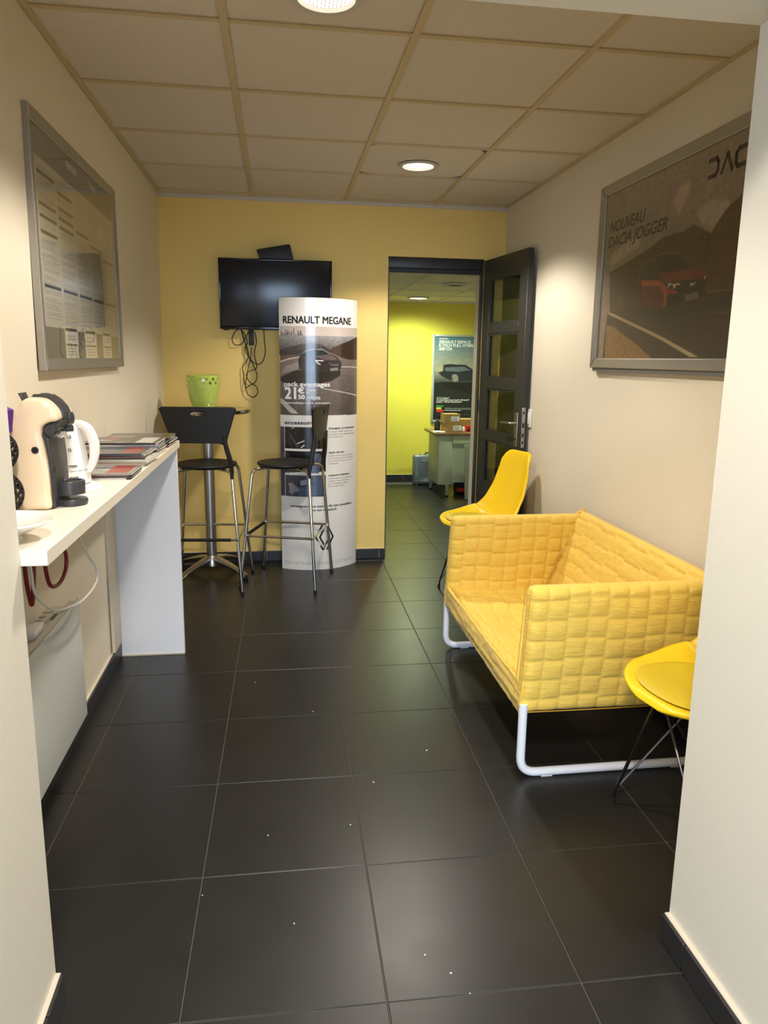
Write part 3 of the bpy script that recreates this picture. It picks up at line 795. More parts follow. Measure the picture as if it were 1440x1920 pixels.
vase = thing('vase', 'lime green ceramic vase with rows of round holes on the bar table', 'vase', (-0.470, 4.765, 1.086))
bm = bmesh.new()
VP = [(0.001, 0.0), (0.060, 0.0), (0.067, 0.006), (0.081, 0.045), (0.0945, 0.095), (0.1015, 0.145), (0.1025, 0.18), (0.1005, 0.205), (0.0985, 0.210), (0.0955, 0.208), (0.0965, 0.18), (0.0955, 0.145), (0.0885, 0.095), (0.075, 0.045), (0.058, 0.012), (0.001, 0.010)]
add_lathe(bm, VP, (0, 0, 0), 72, False, False); bmesh.ops.remove_doubles(bm, verts=bm.verts, dist=0.002)
vb = obj('body', bm, M['green'], vase)
cb = bmesh.new(); nh = 15
for row, zz in ((0, 0.187), (1, 0.163)):
    for k in range(nh):
        a = 2*PI*(k+0.5*row)/nh; d = Vector((math.cos(a), math.sin(a), 0))
        add_tube(cb, [d*0.06+Vector((0, 0, zz)), d*0.13+Vector((0, 0, zz))], 0.0098 if (k+row) % 2 else 0.0083, 12)
cut = obj('tmp_cutter', cb, None if False else M['green'], None)
cut.parent = vase
md = vb.modifiers.new('holes', 'BOOLEAN'); md.operation = 'DIFFERENCE'; md.object = cut; md.solver = "FAST"
dg = bpy.context.evaluated_depsgraph_get(); dg.update()
me2 = bpy.data.meshes.new_from_object(vb.evaluated_get(dg), depsgraph=dg)
vb.modifiers.clear(); vb.data = me2; me2.materials.clear(); me2.materials.append(M['green'])
me2.shade_smooth(); me2.set_sharp_from_angle(angle=math.radians(35))
bpy.data.objects.remove(cut)
# ================================================================ curved advertising stand
BAN={'hazeland':[(.002,1.55),(.598,1.553),(.6,1.456),(.0,1.429)],
 'bankA':[(.005,1.461),(.12,1.49),(.215,1.508),(.287,1.497),(.336,1.466),(.336,1.433),(.005,1.415)],
 'hill':[(.326,1.456),(.362,1.48),(.443,1.51),(.59,1.555),(.593,1.405),(.483,1.406),(.419,1.418)],
 'grass':[(.005,1.419),(.139,1.43),(.139,1.416),(.004,1.391)],
 'road':[(.004,1.382),(.139,1.414),(.419,1.42),(.593,1.395),(.592,1.042),(.004,1.048)],
 'barrier':[(.004,1.389),(.069,1.408),(.139,1.419),(.139,1.413),(.069,1.401),(.004,1.382)],
 'patch':[(.009,1.311),(.042,1.354),(.134,1.388),(.133,1.337),(.068,1.324)],
 'shadow':[(.008,1.287),(.118,1.334),(.419,1.332),(.416,1.301),(.352,1.268),(.262,1.249),(.041,1.246),(.008,1.268)],
 'line1':[(.291,1.221),(.588,1.173),(.588,1.164),(.296,1.215)],
 'line2':[(.425,1.36),(.592,1.359),(.592,1.353),(.425,1.354)],
 'line3':[(.006,1.154),(.028,1.145),(.131,1.057),(.08,1.056),(.006,1.125)],
 'body':[(.134,1.402),(.153,1.435),(.187,1.46),(.234,1.468),(.291,1.467),(.336,1.446),(.395,1.42),(.426,1.387),(.422,1.344),(.396,1.325),(.243,1.324),(.214,1.319),(.138,1.342)],
 'screen':[(.21,1.453),(.238,1.463),(.282,1.462),(.326,1.438),(.234,1.429)],
 'sidew':[(.16,1.435),(.191,1.456),(.203,1.454),(.224,1.431),(.167,1.424)],
 'hood':[(.234,1.424),(.341,1.438),(.398,1.408),(.363,1.398),(.301,1.4)],
 'roofl':[(.153,1.434),(.187,1.46),(.234,1.469),(.291,1.468),(.344,1.44),(.341,1.437),(.289,1.464),(.234,1.465),(.189,1.456)],
 'lamp1':[(.241,1.399),(.257,1.376),(.279,1.369),(.276,1.375),(.262,1.381),(.252,1.392),(.299,1.393),(.3,1.397)],
 'chev':[(.326,1.388),(.352,1.366),(.396,1.368),(.419,1.38),(.393,1.372),(.355,1.372)],
 'plate':[(.344,1.348),(.398,1.353),(.398,1.335),(.344,1.331)],
 'wheel':[(.205,1.384),(.224,1.38),(.233,1.357),(.228,1.329),(.214,1.319),(.202,1.338)]}
BAN2={'a1':[(.118,.862),(.171,.883),(.171,.877),(.121,.856)],
 'a2':[(.069,.915),(.082,.916),(.132,.836),(.121,.832)],
 'a3':[(.144,.836),(.171,.857),(.171,.848),(.15,.831)],
 'a4':[(.082,.959),(.101,.969),(.104,.964),(.085,.954)],
 'b1':[(.199,.796),(.27,.795),(.294,.747),(.269,.7),(.199,.707)],
 'b2':[(.031,.695),(.11,.7),(.164,.674),(.03,.662)],
 'c1':[(.134,.62),(.222,.633),(.225,.582),(.133,.575)],
 'c2':[(.139,.614),(.181,.621),(.181,.585),(.142,.582)],
 'c3':[(.056,.595),(.084,.597),(.133,.557),(.127,.539),(.096,.535),(.087,.516),(.058,.536),(.068,.542)],
 'c4':[(.228,.642),(.293,.64),(.293,.514),(.127,.512),(.127,.569),(.227,.576)],
 'rs':[(.199,.713),(.258,.713),(.269,.689),(.263,.665),(.199,.666)]}
RP={'mount':[(.079,1.821),(.263,1.849),(.445,1.88),(.539,1.904),(.631,1.907),(.697,1.905),(.772,1.919),(.831,1.893),(.893,1.867),(.924,1.898),(.979,1.938),(1.08,1.974),(1.208,1.974),(1.285,1.543),(.116,1.598)],
 'mountR':[(.902,1.869),(.979,1.935),(1.08,1.972),(1.208,1.974),(1.268,1.635),(.89,1.667),(.891,1.771)],
 'road':[(.085,1.641),(.58,1.665),(.9,1.666),(1.266,1.648),(1.309,1.404),(.061,1.391)],
 'line':[(.085,1.641),(.134,1.635),(.606,1.516),(.881,1.435),(.831,1.434),(.583,1.508),(.095,1.632)],
 'line2':[(.9,1.666),(1.079,1.661),(1.079,1.658),(.9,1.663)],
 'line3':[(.912,1.595),(1.28,1.569),(1.28,1.566),(.913,1.591)],
 'grass':[(.089,1.423),(.087,1.579),(.159,1.576),(.273,1.532),(.408,1.484),(.548,1.427)],
 'cloud1':[(.61,2.03),(.664,2.094),(.729,2.08),(.699,2.012),(.653,1.972)],
 'cloud2':[(.79,1.963),(.881,1.986),(.975,1.963),(1.014,1.931),(.899,1.882),(.817,1.917)],
 'cloud3':[(.821,2.06),(.858,2.121),(.947,2.118),(.923,2.056),(.856,2.022)],
 'cloud4':[(.082,1.898),(.233,1.941),(.357,1.941),(.364,1.897),(.201,1.869),(.091,1.843)]}
RP2={'body':[(.374,1.737),(.372,1.786),(.381,1.816),(.43,1.831),(.499,1.828),(.515,1.84),(.591,1.84),(.677,1.825),(.742,1.784),(.797,1.761),(.863,1.746),(.884,1.72),(.889,1.681),(.87,1.652),(.839,1.636),(.714,1.639),(.708,1.615),(.605,1.621),(.546,1.619),(.494,1.637),(.416,1.648)],
 'door':[(.391,1.757),(.55,1.738),(.578,1.715),(.598,1.63),(.494,1.637),(.415,1.655)],
 'belt':[(.394,1.755),(.55,1.738),(.56,1.717),(.401,1.733)],
 'front':[(.545,1.768),(.661,1.761),(.787,1.761),(.858,1.746),(.877,1.721),(.864,1.712),(.69,1.716),(.604,1.73),(.574,1.736)],
 'pillar':[(.551,1.735),(.581,1.729),(.614,1.703),(.628,1.691),(.621,1.663),(.615,1.632),(.598,1.633),(.595,1.679),(.56,1.717)],
 'bump':[(.614,1.703),(.706,1.687),(.713,1.675),(.653,1.677),(.617,1.689)],
 'screen':[(.515,1.837),(.591,1.837),(.677,1.823),(.742,1.784),(.782,1.763),(.661,1.761),(.545,1.769)],
 'sidew':[(.38,1.761),(.382,1.81),(.43,1.828),(.499,1.825),(.538,1.774),(.55,1.741)],
 'grille':[(.605,1.726),(.88,1.716),(.886,1.681),(.865,1.655),(.725,1.641),(.696,1.685),(.614,1.703)],
 'wheelf':[(.631,1.674),(.686,1.675),(.711,1.656),(.711,1.628),(.685,1.619),(.638,1.63)],
 'roofl':[(.514,1.842),(.59,1.842),(.676,1.829),(.688,1.825),(.591,1.839),(.518,1.839)],
 'rim':[(.367,1.738),(.369,1.787),(.38,1.817),(.43,1.832),(.498,1.83),(.505,1.826),(.437,1.828),(.389,1.813),(.376,1.786),(.378,1.737)],
 'lampA':[(.611,1.724),(.634,1.721),(.646,1.715),(.685,1.714),(.687,1.719),(.696,1.713),(.713,1.711),(.713,1.708),(.686,1.709),(.672,1.697),(.66,1.699),(.669,1.711),(.638,1.713),(.623,1.704),(.619,1.709),(.632,1.716)],
 'lampB':[(.872,1.711),(.881,1.725),(.884,1.72),(.879,1.712)],
 'logoX':[(.779,1.707),(.802,1.705),(.819,1.707),(.819,1.705),(.802,1.702),(.821,1.694),(.798,1.698),(.781,1.695),(.792,1.701)],
 'plate':[(.752,1.668),(.847,1.671),(.851,1.648),(.759,1.643)]}
FP={'ground':[(1.777,1.172),(2.352,1.177),(2.372,.699),(1.774,.698)],
 'glow':[(1.774,1.424),(2.34,1.471),(2.352,1.177),(1.777,1.172)],
 'body':[(1.819,1.27),(1.879,1.29),(1.876,1.358),(1.937,1.368),(2.14,1.361),(2.223,1.313),(2.327,1.275),(2.331,1.177),(2.229,1.176),(2.024,1.174),(1.942,1.193),(1.86,1.231)],
 'glass':[(1.898,1.329),(2.12,1.341),(2.203,1.303),(2.061,1.282),(1.899,1.29)],
 'refl':[(1.842,1.163),(2.229,1.166),(2.235,1.018),(2.068,1.076),(1.945,1.095)],
 'wheel':[(1.991,1.252),(2.032,1.256),(2.059,1.223),(2.055,1.178),(2.021,1.164),(1.987,1.184),(1.978,1.223)],
 'g1':[(1.809,.897),(1.89,.897),(1.887,.877),(1.809,.877)],
 'g2':[(1.81,.873),(1.861,.873),(1.871,.853),(1.81,.853)],
 'g3':[(1.81,.849),(1.882,.85),(1.893,.822),(1.811,.821)],
 'bar':[(1.912,.871),(2.22,.867),(2.221,.847),(1.912,.85)]}

BR = 0.3624732; BC = Vector((0.21624589, 5.14168245)); BE = Vector((0.98087316, 0.19464798)); BN = Vector((0.19464798, -0.98087316)); BHA = 0.807908665
BO = Vector((0.27, 4.87, 0))
def bfn(s, z, lift=0.0):
    th = s/BR-BHA; r = BR+lift
    return (BC.x+(BE.x*math.sin(th)+BN.x*math.cos(th))*r-BO.x, BC.y+(BE.y*math.sin(th)+BN.y*math.cos(th))*r-BO.y, z)
stand = thing('advertising_stand', 'tall curved white cardboard stand advertising a dark car, beside the doorway', 'display stand', BO)
BL = 0.5857
P = Print(0.0, 0.0, BL, 1.785, 200, 610, (236, 232, 226))
P.rect(0.006, 1.045, BL, 1.609, (128, 118, 112))
P.poly([(0.006, 1.50), (BL, 1.50), (BL, 1.609), (0.006, 1.609)], (196, 184, 178), col2=(214, 196, 186))
for k, (x, h) in enumerate([(190, 45), (205, 25), (222, 30), (240, 28), (258, 60), (275, 35), (290, 55), (308, 40), (325, 30), (342, 45), (358, 25), (375, 65), (398, 22), (425, 50), (440, 30), (455, 52), (470, 48), (490, 20)]):
    u0 = 0.005+(x-172)/7.2*0.0035; P.rect(u0, 1.545, u0+0.0055, 1.548+h*0.0007, (104, 98, 104))
P.poly(BAN['hazeland'], (158, 156, 158), col2=(74, 70, 70))
P.poly(BAN['bankA'], (62, 58, 56), a=0.7, blur=3)
P.noise(9, 3, 2, 3, m=P.mask(BAN['hazeland']))
P.poly(BAN['road'], (128, 116, 110), col2=(92, 82, 78))
P.poly(BAN['grass'], (112, 90, 72)); P.poly(BAN['hill'], (66, 50, 42), blur=1); P.poly(BAN['patch'], (158, 148, 142), a=.8, blur=1)
P.poly(BAN['barrier'], (214, 204, 194)); P.poly(BAN['shadow'], (28, 25, 25), blur=1)
for k in ('line1', 'line2', 'line3'): P.poly(BAN[k], (206, 198, 192), a=.9)
P.noise(6, 9, 1, 5, m=P.mask(BAN['road']))
P.poly(BAN['body'], (44, 38, 41)); P.poly(BAN['screen'], (36, 46, 50)); P.poly(BAN['sidew'], (26, 28, 32)); P.poly(BAN['hood'], (104, 86, 88), blur=1)
P.poly(BAN['roofl'], (196, 196, 200), a=.8); P.poly(BAN['lamp1'], (240, 240, 240)); P.poly(BAN['chev'], (150, 140, 140), a=.8); P.poly(BAN['plate'], (138, 130, 130)); P.poly(BAN['wheel'], (24, 22, 26)); P.poly([(0.212, 1.36), (0.226, 1.37), (0.236, 1.35), (0.226, 1.33), (0.214, 1.335)], (80, 76, 84))
P.rect(0.0, 0.505, 0.031, 0.968, (66, 68, 88))
for a, b in ((0.968, 0.826), (0.812, 0.673), (0.651, 0.505)): P.rect(0.036, b, 0.310, a, (24, 24, 27))
P.rect(0.036, 0.658, 0.31, 0.668, (238, 236, 232)); P.rect(0.036, 0.812, 0.31, 0.826, (238, 236, 232))
P.rect(0.036, 0.505, 0.31, 0.651, (58, 60, 70))
for k in ('a1', 'a3'): P.poly(BAN2[k], (206, 206, 206))
P.poly(BAN2['a2'], (74, 74, 76)); P.poly(BAN2['a4'], (180, 180, 180)); P.poly(BAN2['b1'], (86, 96, 122), blur=2); P.poly(BAN2['b2'], (58, 58, 62))
P.poly(BAN2['c4'], (74, 84, 112)); P.poly(BAN2['c1'], (34, 36, 44)); P.poly(BAN2['c2'], (140, 156, 176)); P.poly(BAN2['c3'], (128, 132, 146)); P.poly(BAN2['rs'], (78, 88, 120), blur=1)
sheet = P.build('printed_panel', lambda s, z: bfn(s, z), vcmat('glossy_print', 0.20, 0.5), stand)
# sheet thickness behind the print, plus side returns and the folded back
vs = []; NB = 40
for k in range(NB+1):
    for z in (0.0, 1.785):
        for lf in (-0.0008, -0.006): vs.append(bfn(BL*k/NB, z, lf))
fs = []
for k in range(NB):
    a, b = 4*k, 4*k+4
    fs += [(a, b, b+2, a+2), (a+1, a+3, b+3, b+1), (a, a+1, b+1, b), (a+2, b+2, b+3, a+3)]
fs += [(0, 2, 3, 1), (4*NB, 4*NB+1, 4*NB+3, 4*NB+2)]
mesh('card_back', vs, fs, M['paper'], stand, ang=50)
for z in (0.02, 0.9, 1.72):
    a, b = Vector(bfn(0.01, z, -0.008)), Vector(bfn(BL-0.01, z, -0.008))
    tube('cross_brace', [a, b], 0.006, M['greyprint'], stand, 8)
lf = 0.0009
def btext(nm, body, s, z, size, m='darkprint', width=None, bold=0.0, align='LEFT'):
    return text(nm, body, size, (s, z), (1, 0, 0), (0, 1, 0), M[m], stand, align, bold, width, fn=lambda a, b: bfn(a, b, lf))
btext('lettering', 'RENAULT MEGANE', 0.031, 1.625, 0.042, width=0.474, bold=0.011)
btext('lettering', 'pack avantages', 0.034, 1.229, 0.027, 'whiteprint', 0.302, 0.012)
btext('lettering', '21', 0.037, 1.147, 0.070, 'whiteprint', 0.073, 0.014)
btext('lettering', '€', 0.128, 1.184, 0.034, 'whiteprint', 0.038, 0.016)
btext('lettering', '50', 0.129, 1.148, 0.025, 'whiteprint', 0.040, 0.02)
btext('lettering', '/ MOIS', 0.180, 1.146, 0.018, 'whiteprint', 0.092, 0.01)
btext('lettering', 'à partir', 0.182, 1.200, 0.010, 'whiteprint', 0.064, 0.02)
btext('lettering', 'de', 0.182, 1.183, 0.010, 'whiteprint', 0.020, 0.02)
btext('lettering', 'mensualisez votre entretien', 0.036, 1.117, 0.013, 'whiteprint', 0.300, 0.01)
btext('lettering', 'accessoires', 0.034, 0.984, 0.022, width=0.225, bold=0.012)
btext('lettering', 'chargeur à induction', 0.327, 0.952, 0.012, width=0.222, bold=0.012)
for k, l in enumerate(('un détour 100% confort pour', 'recharger votre téléphone tout', 'en conduisant')): btext('lettering', l, 0.327, 0.932-k*0.0175, 0.0085, 'greyprint', (0.200, 0.222, 0.110)[k])
btext('lettering', 'tapis de sol', 0.327, 0.792, 0.012, width=0.118, bold=0.012)
for k, l in enumerate(('rapide à fixer, personnalisés', 'aux couleurs de votre véhicule', 'et sur-mesure pour votre', 'habitacle')): btext('lettering', l, 0.327, 0.772-k*0.0175, 0.0085, 'greyprint', (0.20, 0.215, 0.185, 0.075)[k])
btext('lettering', 'support tablette', 0.327, 0.640, 0.012, width=0.170, bold=0.012)
for k, l in enumerate(('facile à fixer et parfaitement', 'adapté à votre tablette,', 'le compagnon idéal', 'des longs trajets')): btext('lettering', l, 0.327, 0.620-k*0.0175, 0.0085, 'greyprint', (0.20, 0.17, 0.155, 0.125)[k])
btext('lettering', 'renseignez-vous auprès de nos conseillers', 0.070, 0.433, 0.0135, width=0.450, bold=0.015)
btext('lettering', 'ou sur renault.fr', 0.213, 0.407, 0.0135, width=0.176, bold=0.015)
for k in range(2):
    btext('lettering', 'accessoires - conditions - offre disponible dans les concessions participantes - voir détails en magasin ou sur internet', 0.026, 0.050-k*0.012, 0.0055, 'greyprint', 0.52)
# diamond emblem: two interlocked open chevron bands
def band(pts):
    bm = bmesh.new()
    for quad in pts:
        bm.faces.new([bm.verts.new(bfn(a, b, lf)) for a, b in quad])
    return obj('emblem', bm, M['darkprint'], stand, smooth=False)
ex, ez = 0.299, 0.226
def E_(x, y): return (ex+x, ez+y)
T_ = 0.013
outerL = [E_(-0.022, 0.088), E_(-0.066, 0.0), E_(-0.008, -0.088+0.0)]
band([[E_(-0.020, 0.088), E_(-0.006, 0.088), E_(-0.053, 0.0), E_(-0.067, 0.0)], [E_(-0.067, 0.0), E_(-0.053, 0.0), E_(-0.009, -0.078), E_(-0.016, -0.090)],
      [E_(-0.016, -0.090), E_(-0.009, -0.078), E_(-0.001, -0.078), E_(-0.002, -0.090)], [E_(-0.009, -0.078), E_(-0.001, -0.078), E_(0.016, -0.046), E_(0.009, -0.046)][::1],
      [E_(0.004, 0.088), E_(0.018, 0.088), E_(-0.025, 0.0), E_(-0.039, 0.0)], [E_(-0.039, 0.0), E_(-0.025, 0.0), E_(0.0, -0.048), E_(-0.007, -0.060)]])
band([[E_(0.018, 0.090), E_(0.022, 0.090), E_(0.067, 0.0), E_(0.053, 0.0)], [E_(0.053, 0.0), E_(0.067, 0.0), E_(0.024, -0.088), E_(0.010, -0.088)],
      [E_(0.004, 0.060), E_(0.011, 0.048), E_(0.036, 0.0), E_(0.028, 0.0)], [E_(0.028, 0.0), E_(0.040, 0.0), E_(0.016, -0.050), E_(0.006, -0.046)]])

# ================================================================ television
tv = thing('television', 'black flat television tilted forward on the yellow wall', 'television', (-0.008, 4.985, 1.81))
TT = Matrix.Rotation(math.radians(4.0), 4, 'X')          # top leans into the room
def tbox(n_, lo, hi, m, p, bev=0.003): return box(n_, lo, hi, m, p, bev, 2, M4=TT)
W2, H2 = 0.363, 0.222
tbox('casing', (-W2, -0.012, -H2), (W2, 0.030, H2), M['blackpl'], tv, 0.006)
tbox('screen', (-W2+0.012, -0.0145, -H2+0.022), (W2-0.012, -0.0118, H2-0.012), M['screen'], tv, 0.0008)
bz = tbox('bezel_bottom', (-W2, -0.016, -H2), (W2, -0.010, -H2+0.020), M['blackgl'], tv, 0.001)
tbox('bezel_side', (-W2, -0.016, -H2+0.020), (-W2+0.010, -0.010, H2), M['blackgl'], tv, 0.001)
tbox('bezel_side', (W2-0.010, -0.016, -H2+0.020), (W2, -0.010, H2), M['blackgl'], tv, 0.001)
tbox('bezel_top', (-W2+0.010, -0.016, H2-0.010), (W2-0.010, -0.010, H2), M['blackgl'], tv, 0.001)
tbox('wall_bracket', (-0.12, 0.030, -0.10), (0.12, 0.052, 0.10), M['blackpl'], tv, 0.002)
tbox('sensor', (-W2+0.02, -0.012, -H2-0.006), (-W2+0.055, 0.004, -H2), M['blackpl'], tv, 0.002)
fb = thing('black_box', 'thin black box leaning askew on top of the television', 'box', (-0.010, 4.955, 2.04))
prism('casing', [(-0.100, -0.006), (0.118, -0.008), (0.096, 0.082), (0.088, 0.087), (-0.112, 0.049), (-0.117, 0.043)], lambda a, b, d: (a, d, b), 0.0, 0.035, M['blackpl'], fb, bev=0.003)
cb_ = thing('cable', 'tangle of thin black cables hanging below the television', 'cable', (-0.2, 5.03, 1.5))
def tvp(L2):
    out = []
    for k, (x, y) in enumerate(L2):
        out.append(Vector((-0.292+(x-437)*0.00357+0.2, 0.004*math.sin(k*1.7), 1.582-(y-620)*0.00351-1.5)))
    return out
for L2 in ([(449, 616), (441, 622), (435, 634), (437, 644), (444, 647), (452, 644), (459, 634), (467, 618)],
           [(447, 616), (455, 622), (461, 634), (462, 644), (458, 651), (458, 658), (463, 668), (459, 678), (453, 688), (454, 703), (456, 718), (460, 736), (466, 743), (473, 744), (480, 735), (477, 724), (466, 716), (460, 706), (462, 697), (474, 692), (479, 686), (475, 664), (477, 650), (479, 640), (477, 622)],
           [(451, 616), (456, 636), (462, 652), (466, 672), (472, 683), (479, 702), (475, 716), (465, 722), (457, 727), (458, 716), (463, 690), (468, 668), (470, 650)],
           [(493, 618), (494, 640), (495, 660), (490, 676), (481, 682), (470, 676), (462, 660), (458, 640), (452, 618)]):
    tube('cable_loop', smoothpath(tvp(L2), 6), 0.0028, M['rubber'], cb_, 7)
a_ = tvp([(466, 620), (475, 647)]); bm = bmesh.new(); add_box(bm, (a_[0].x-0.002, -0.012, a_[1].z), (a_[0].x+0.030, 0.004, a_[0].z+0.006), 0.003, 2); obj('power_brick', bm, M['blackpl'], cb_)

# ================================================================ framed notice board (left wall)
nb = thing('notice_board', 'silver clip frame with printed notices on the left wall above the counter', 'frame', (-0.752, 3.075, 1.753))
def lw(y, z, x): return (x, y, z)
Y0, Y1, Z0, Z1 = 2.478-3.075, 3.672-3.075, 1.357-1.753, 2.148-1.753
fwid = 0.042
box('backing', (0.0, Y0+0.01, Z0+0.01), (0.010, Y1-0.01, Z1-0.01), M['greyprint'], nb)
def frame_bar(parent, A, B, inner, xface, thick, m):
    """bevelled bar: outer edge A-B, inner edge given, as a closed prism"""
    pass
def mitred(parent, y0, y1, z0, z1, wd, x0, x1, m, face=1):
    Q = [((y0, z0), (y1, z0), (y1-wd, z0+wd), (y0+wd, z0+wd)), ((y1, z0), (y1, z1), (y1-wd, z1-wd), (y1-wd, z0+wd)),
         ((y1, z1), (y0, z1), (y0+wd, z1-wd), (y1-wd, z1-wd)), ((y0, z1), (y0, z0), (y0+wd, z0+wd), (y0+wd, z1-wd))]
    for q in Q:
        vs = []
        for k, (y, z) in enumerate(q):
            vs.append((x0, y, z))
        outer = x1; 
        for k, (y, z) in enumerate(q): vs.append((x1 if k < 2 else x1-(x1-x0)*0.25, y, z))
        mid = []
        o = mesh('frame_bar', vs, [(0, 1, 2, 3), (4, 7, 6, 5), (0, 4, 5, 1), (1, 5, 6, 2), (2, 6, 7, 3), (3, 7, 4, 0)], m, parent, smooth=False)
        bv = o.modifiers.new('soft', 'BEVEL'); bv.width = 0.004; bv.segments = 3
mitred(nb, Y0, Y1, Z0, Z1, 0.040, 0.0, 0.026, M['silver'])
P = Print(Y0+0.03, Z0+0.03, Y1-0.03, Z1-0.03, 300, 200, (118, 116, 112))
PW = (Y1-0.03)-(Y0+0.03)
gx = lambda q: Y0+0.03+q*PW
PH = (Z1-Z0-0.06); gz = lambda q: Z0+0.03+q*PH
P.poly([(gx(0.03), gz(0.155)), (gx(0.99), gz(0.145)), (gx(0.99), gz(0.845)), (gx(0.03), gz(0.87))], (200, 194, 176))
rs = np.random.RandomState(4)
for c in range(5):
    x0_ = 0.05+0.19*c; x1_ = x0_+0.165
    P.rect(gx(x0_), gz(0.17), gx(x1_), gz(0.50), (196, 192, 180), a=.7)
    for r_ in range(56):
        z_ = 0.835-r_*0.0119
        if rs.rand() < 0.12: continue
        P.rect(gx(x0_), gz(z_), gx(x0_+0.165*rs.uniform(.7, 1)), gz(z_+0.0045), (158, 154, 144), a=.75)
    bars = {0: (0.80, 0.67, 0.62, 0.555, 0.325), 1: (0.77, 0.70, 0.655, 0.615, 0.325), 2: (0.64, 0.325), 3: (0.61, 0.325), 4: (0.57, 0.325)}[c]
    for z_ in bars: P.rect(gx(x0_), gz(z_), gx(x1_), gz(z_+0.016), (98, 94, 86) if z_ > .4 else (62, 60, 58))
for x0_, x1_ in ((0.22, 0.37), (0.46, 0.62), (0.72, 0.86)):
    P.rect(gx(x0_), gz(0.01), gx(x1_), gz(0.165), (214, 210, 198))
    P.rect(gx(x0_+.01), gz(0.145), gx(x1_-.01), gz(0.16), (70, 68, 66)); P.rect(gx(x0_+.01), gz(0.075), gx(x1_-.01), gz(0.085), (90, 88, 84))
    for z_ in (0.12, 0.105, 0.06, 0.045, 0.03): P.rect(gx(x0_+.02), gz(z_), gx(x1_-.03), gz(z_+.004), (150, 146, 138))
P.build('notice_sheet', lambda u, v: (0.0125, u, v), vcmat('matt_print', 0.5), nb)
text('lettering', 'VEHICULES', 0.022, (0.0135, gx(0.35), gz(0.925)), (0, 1, 0), (0, 0, 1), M['paper'], nb, 'LEFT', 0.02, 0.14)
text('lettering', 'TARIFS', 0.018, (0.0135, gx(0.63), gz(0.925)), (0, 1, 0), (0, 0, 1), M['paper'], nb, 'LEFT', 0.02, 0.12)
g = box('glass_sheet', (0.0165, Y0+0.028, Z0+0.028), (0.0180, Y1-0.028, Z1-0.028), M['glass'], nb)

# ================================================================ framed car poster (right wall)
rpx = 1.549
pf = thing('framed_poster', 'silver framed poster of an orange car on a mountain road, right wall', 'poster', (rpx, 2.86, 1.80))
mm = bpy.data.materials
def rfn(u, v, x=1.530): return (x-rpx, 3.44-u-2.86, v-1.80)
yA, yB2, zA, zB = 2.262-2.86, 3.478-2.86, 1.382-1.80, 2.212-1.80
box('backing', (-0.010, yA+0.01, zA+0.01), (-0.001, yB2-0.01, zB-0.01), M['greyprint'], pf)
box('lower_rail', (-0.022, yA+0.02, zA-0.016), (-0.001, yB2-0.018, zA-0.0005), M['greyprint'], pf)
mitred(pf, yA, yB2, zA, zB, 0.045, 0.0, -0.030, M['silver'])
P = Print(0.0, 1.41, 1.14, 2.19, 380, 260, (126, 114, 104))
P.poly([(0, 1.8), (1.14, 1.8), (1.14, 2.19), (0, 2.19)], (140, 128, 116), col2=(112, 104, 92))
P.poly(RP['cloud1'], (160, 142, 126), blur=12); P.poly(RP['cloud2'], (154, 144, 134), blur=12, a=.9); P.poly(RP['cloud3'], (142, 124, 112), blur=12); P.poly(RP['cloud4'], (152, 142, 124), blur=10)
P.noise(5, 6, 4, 9)
P.poly(RP['mount'], (66, 56, 42), col2=(76, 62, 44)); P.poly(RP['mountR'], (82, 64, 46), a=.8, blur=3)
P.noise(5, 8, 2, 2, m=P.mask(RP['mount']))
P.poly(RP['road'], (60, 52, 44), col2=(52, 45, 39)); P.poly(RP['line'], (158, 142, 106)); P.poly(RP['line2'], (110, 96, 74)); P.poly(RP['line3'], (84, 74, 62))
P.poly(RP['grass'], (122, 92, 54), blur=1); P.noise(14, 1, 4, 6, m=P.mask(RP['grass']))
Cr = RP2
P.poly(Cr['body'], (60, 48, 40)); P.poly(Cr['door'], (98, 52, 40)); P.poly(Cr['belt'], (160, 80, 52)); P.poly(Cr['front'], (104, 50, 40)); P.poly(Cr['pillar'], (158, 70, 52)); P.poly(Cr['bump'], (140, 64, 48))
P.poly(Cr['screen'], (44, 42, 36)); P.poly(Cr['sidew'], (54, 56, 46)); P.poly(Cr['grille'], (44, 38, 32)); P.poly(Cr['wheelf'], (42, 37, 32)); P.poly(Cr['roofl'], (150, 128, 98), a=.8); P.poly(Cr['rim'], (112, 102, 80), a=.8)
for k in ('lampA', 'lampB', 'logoX'): P.poly(Cr[k], (200, 190, 160))
P.poly(Cr['plate'], (100, 94, 84))
P.I = P.I*1.12+9  # reflection haze painted in: the whole print lifted and washed out
P.build('poster_print', lambda u, v: rfn(u, v, 1.5375), vcmat('matt_poster_print', 0.5), pf)
RU, RV = (0, -1, 0), (0, 0, 1)
def rtext(b, y, z, size, width, m='darkprint', **k): return text('lettering', b, size, (1.5365-rpx, y-2.86, z-1.80), RU, RV, M[m], pf, 'LEFT', 0.009, width, **k)
M['brownprint'] = mat('brown_print', (58, 50, 42), 0.5)
rtext('NOUVEAU', 3.385, 1.995, 0.046, 0.33, 'brownprint', shear=0.25)
rtext('DACIA JOGGER', 3.395, 1.930, 0.046, 0.53, 'brownprint', shear=0.25)
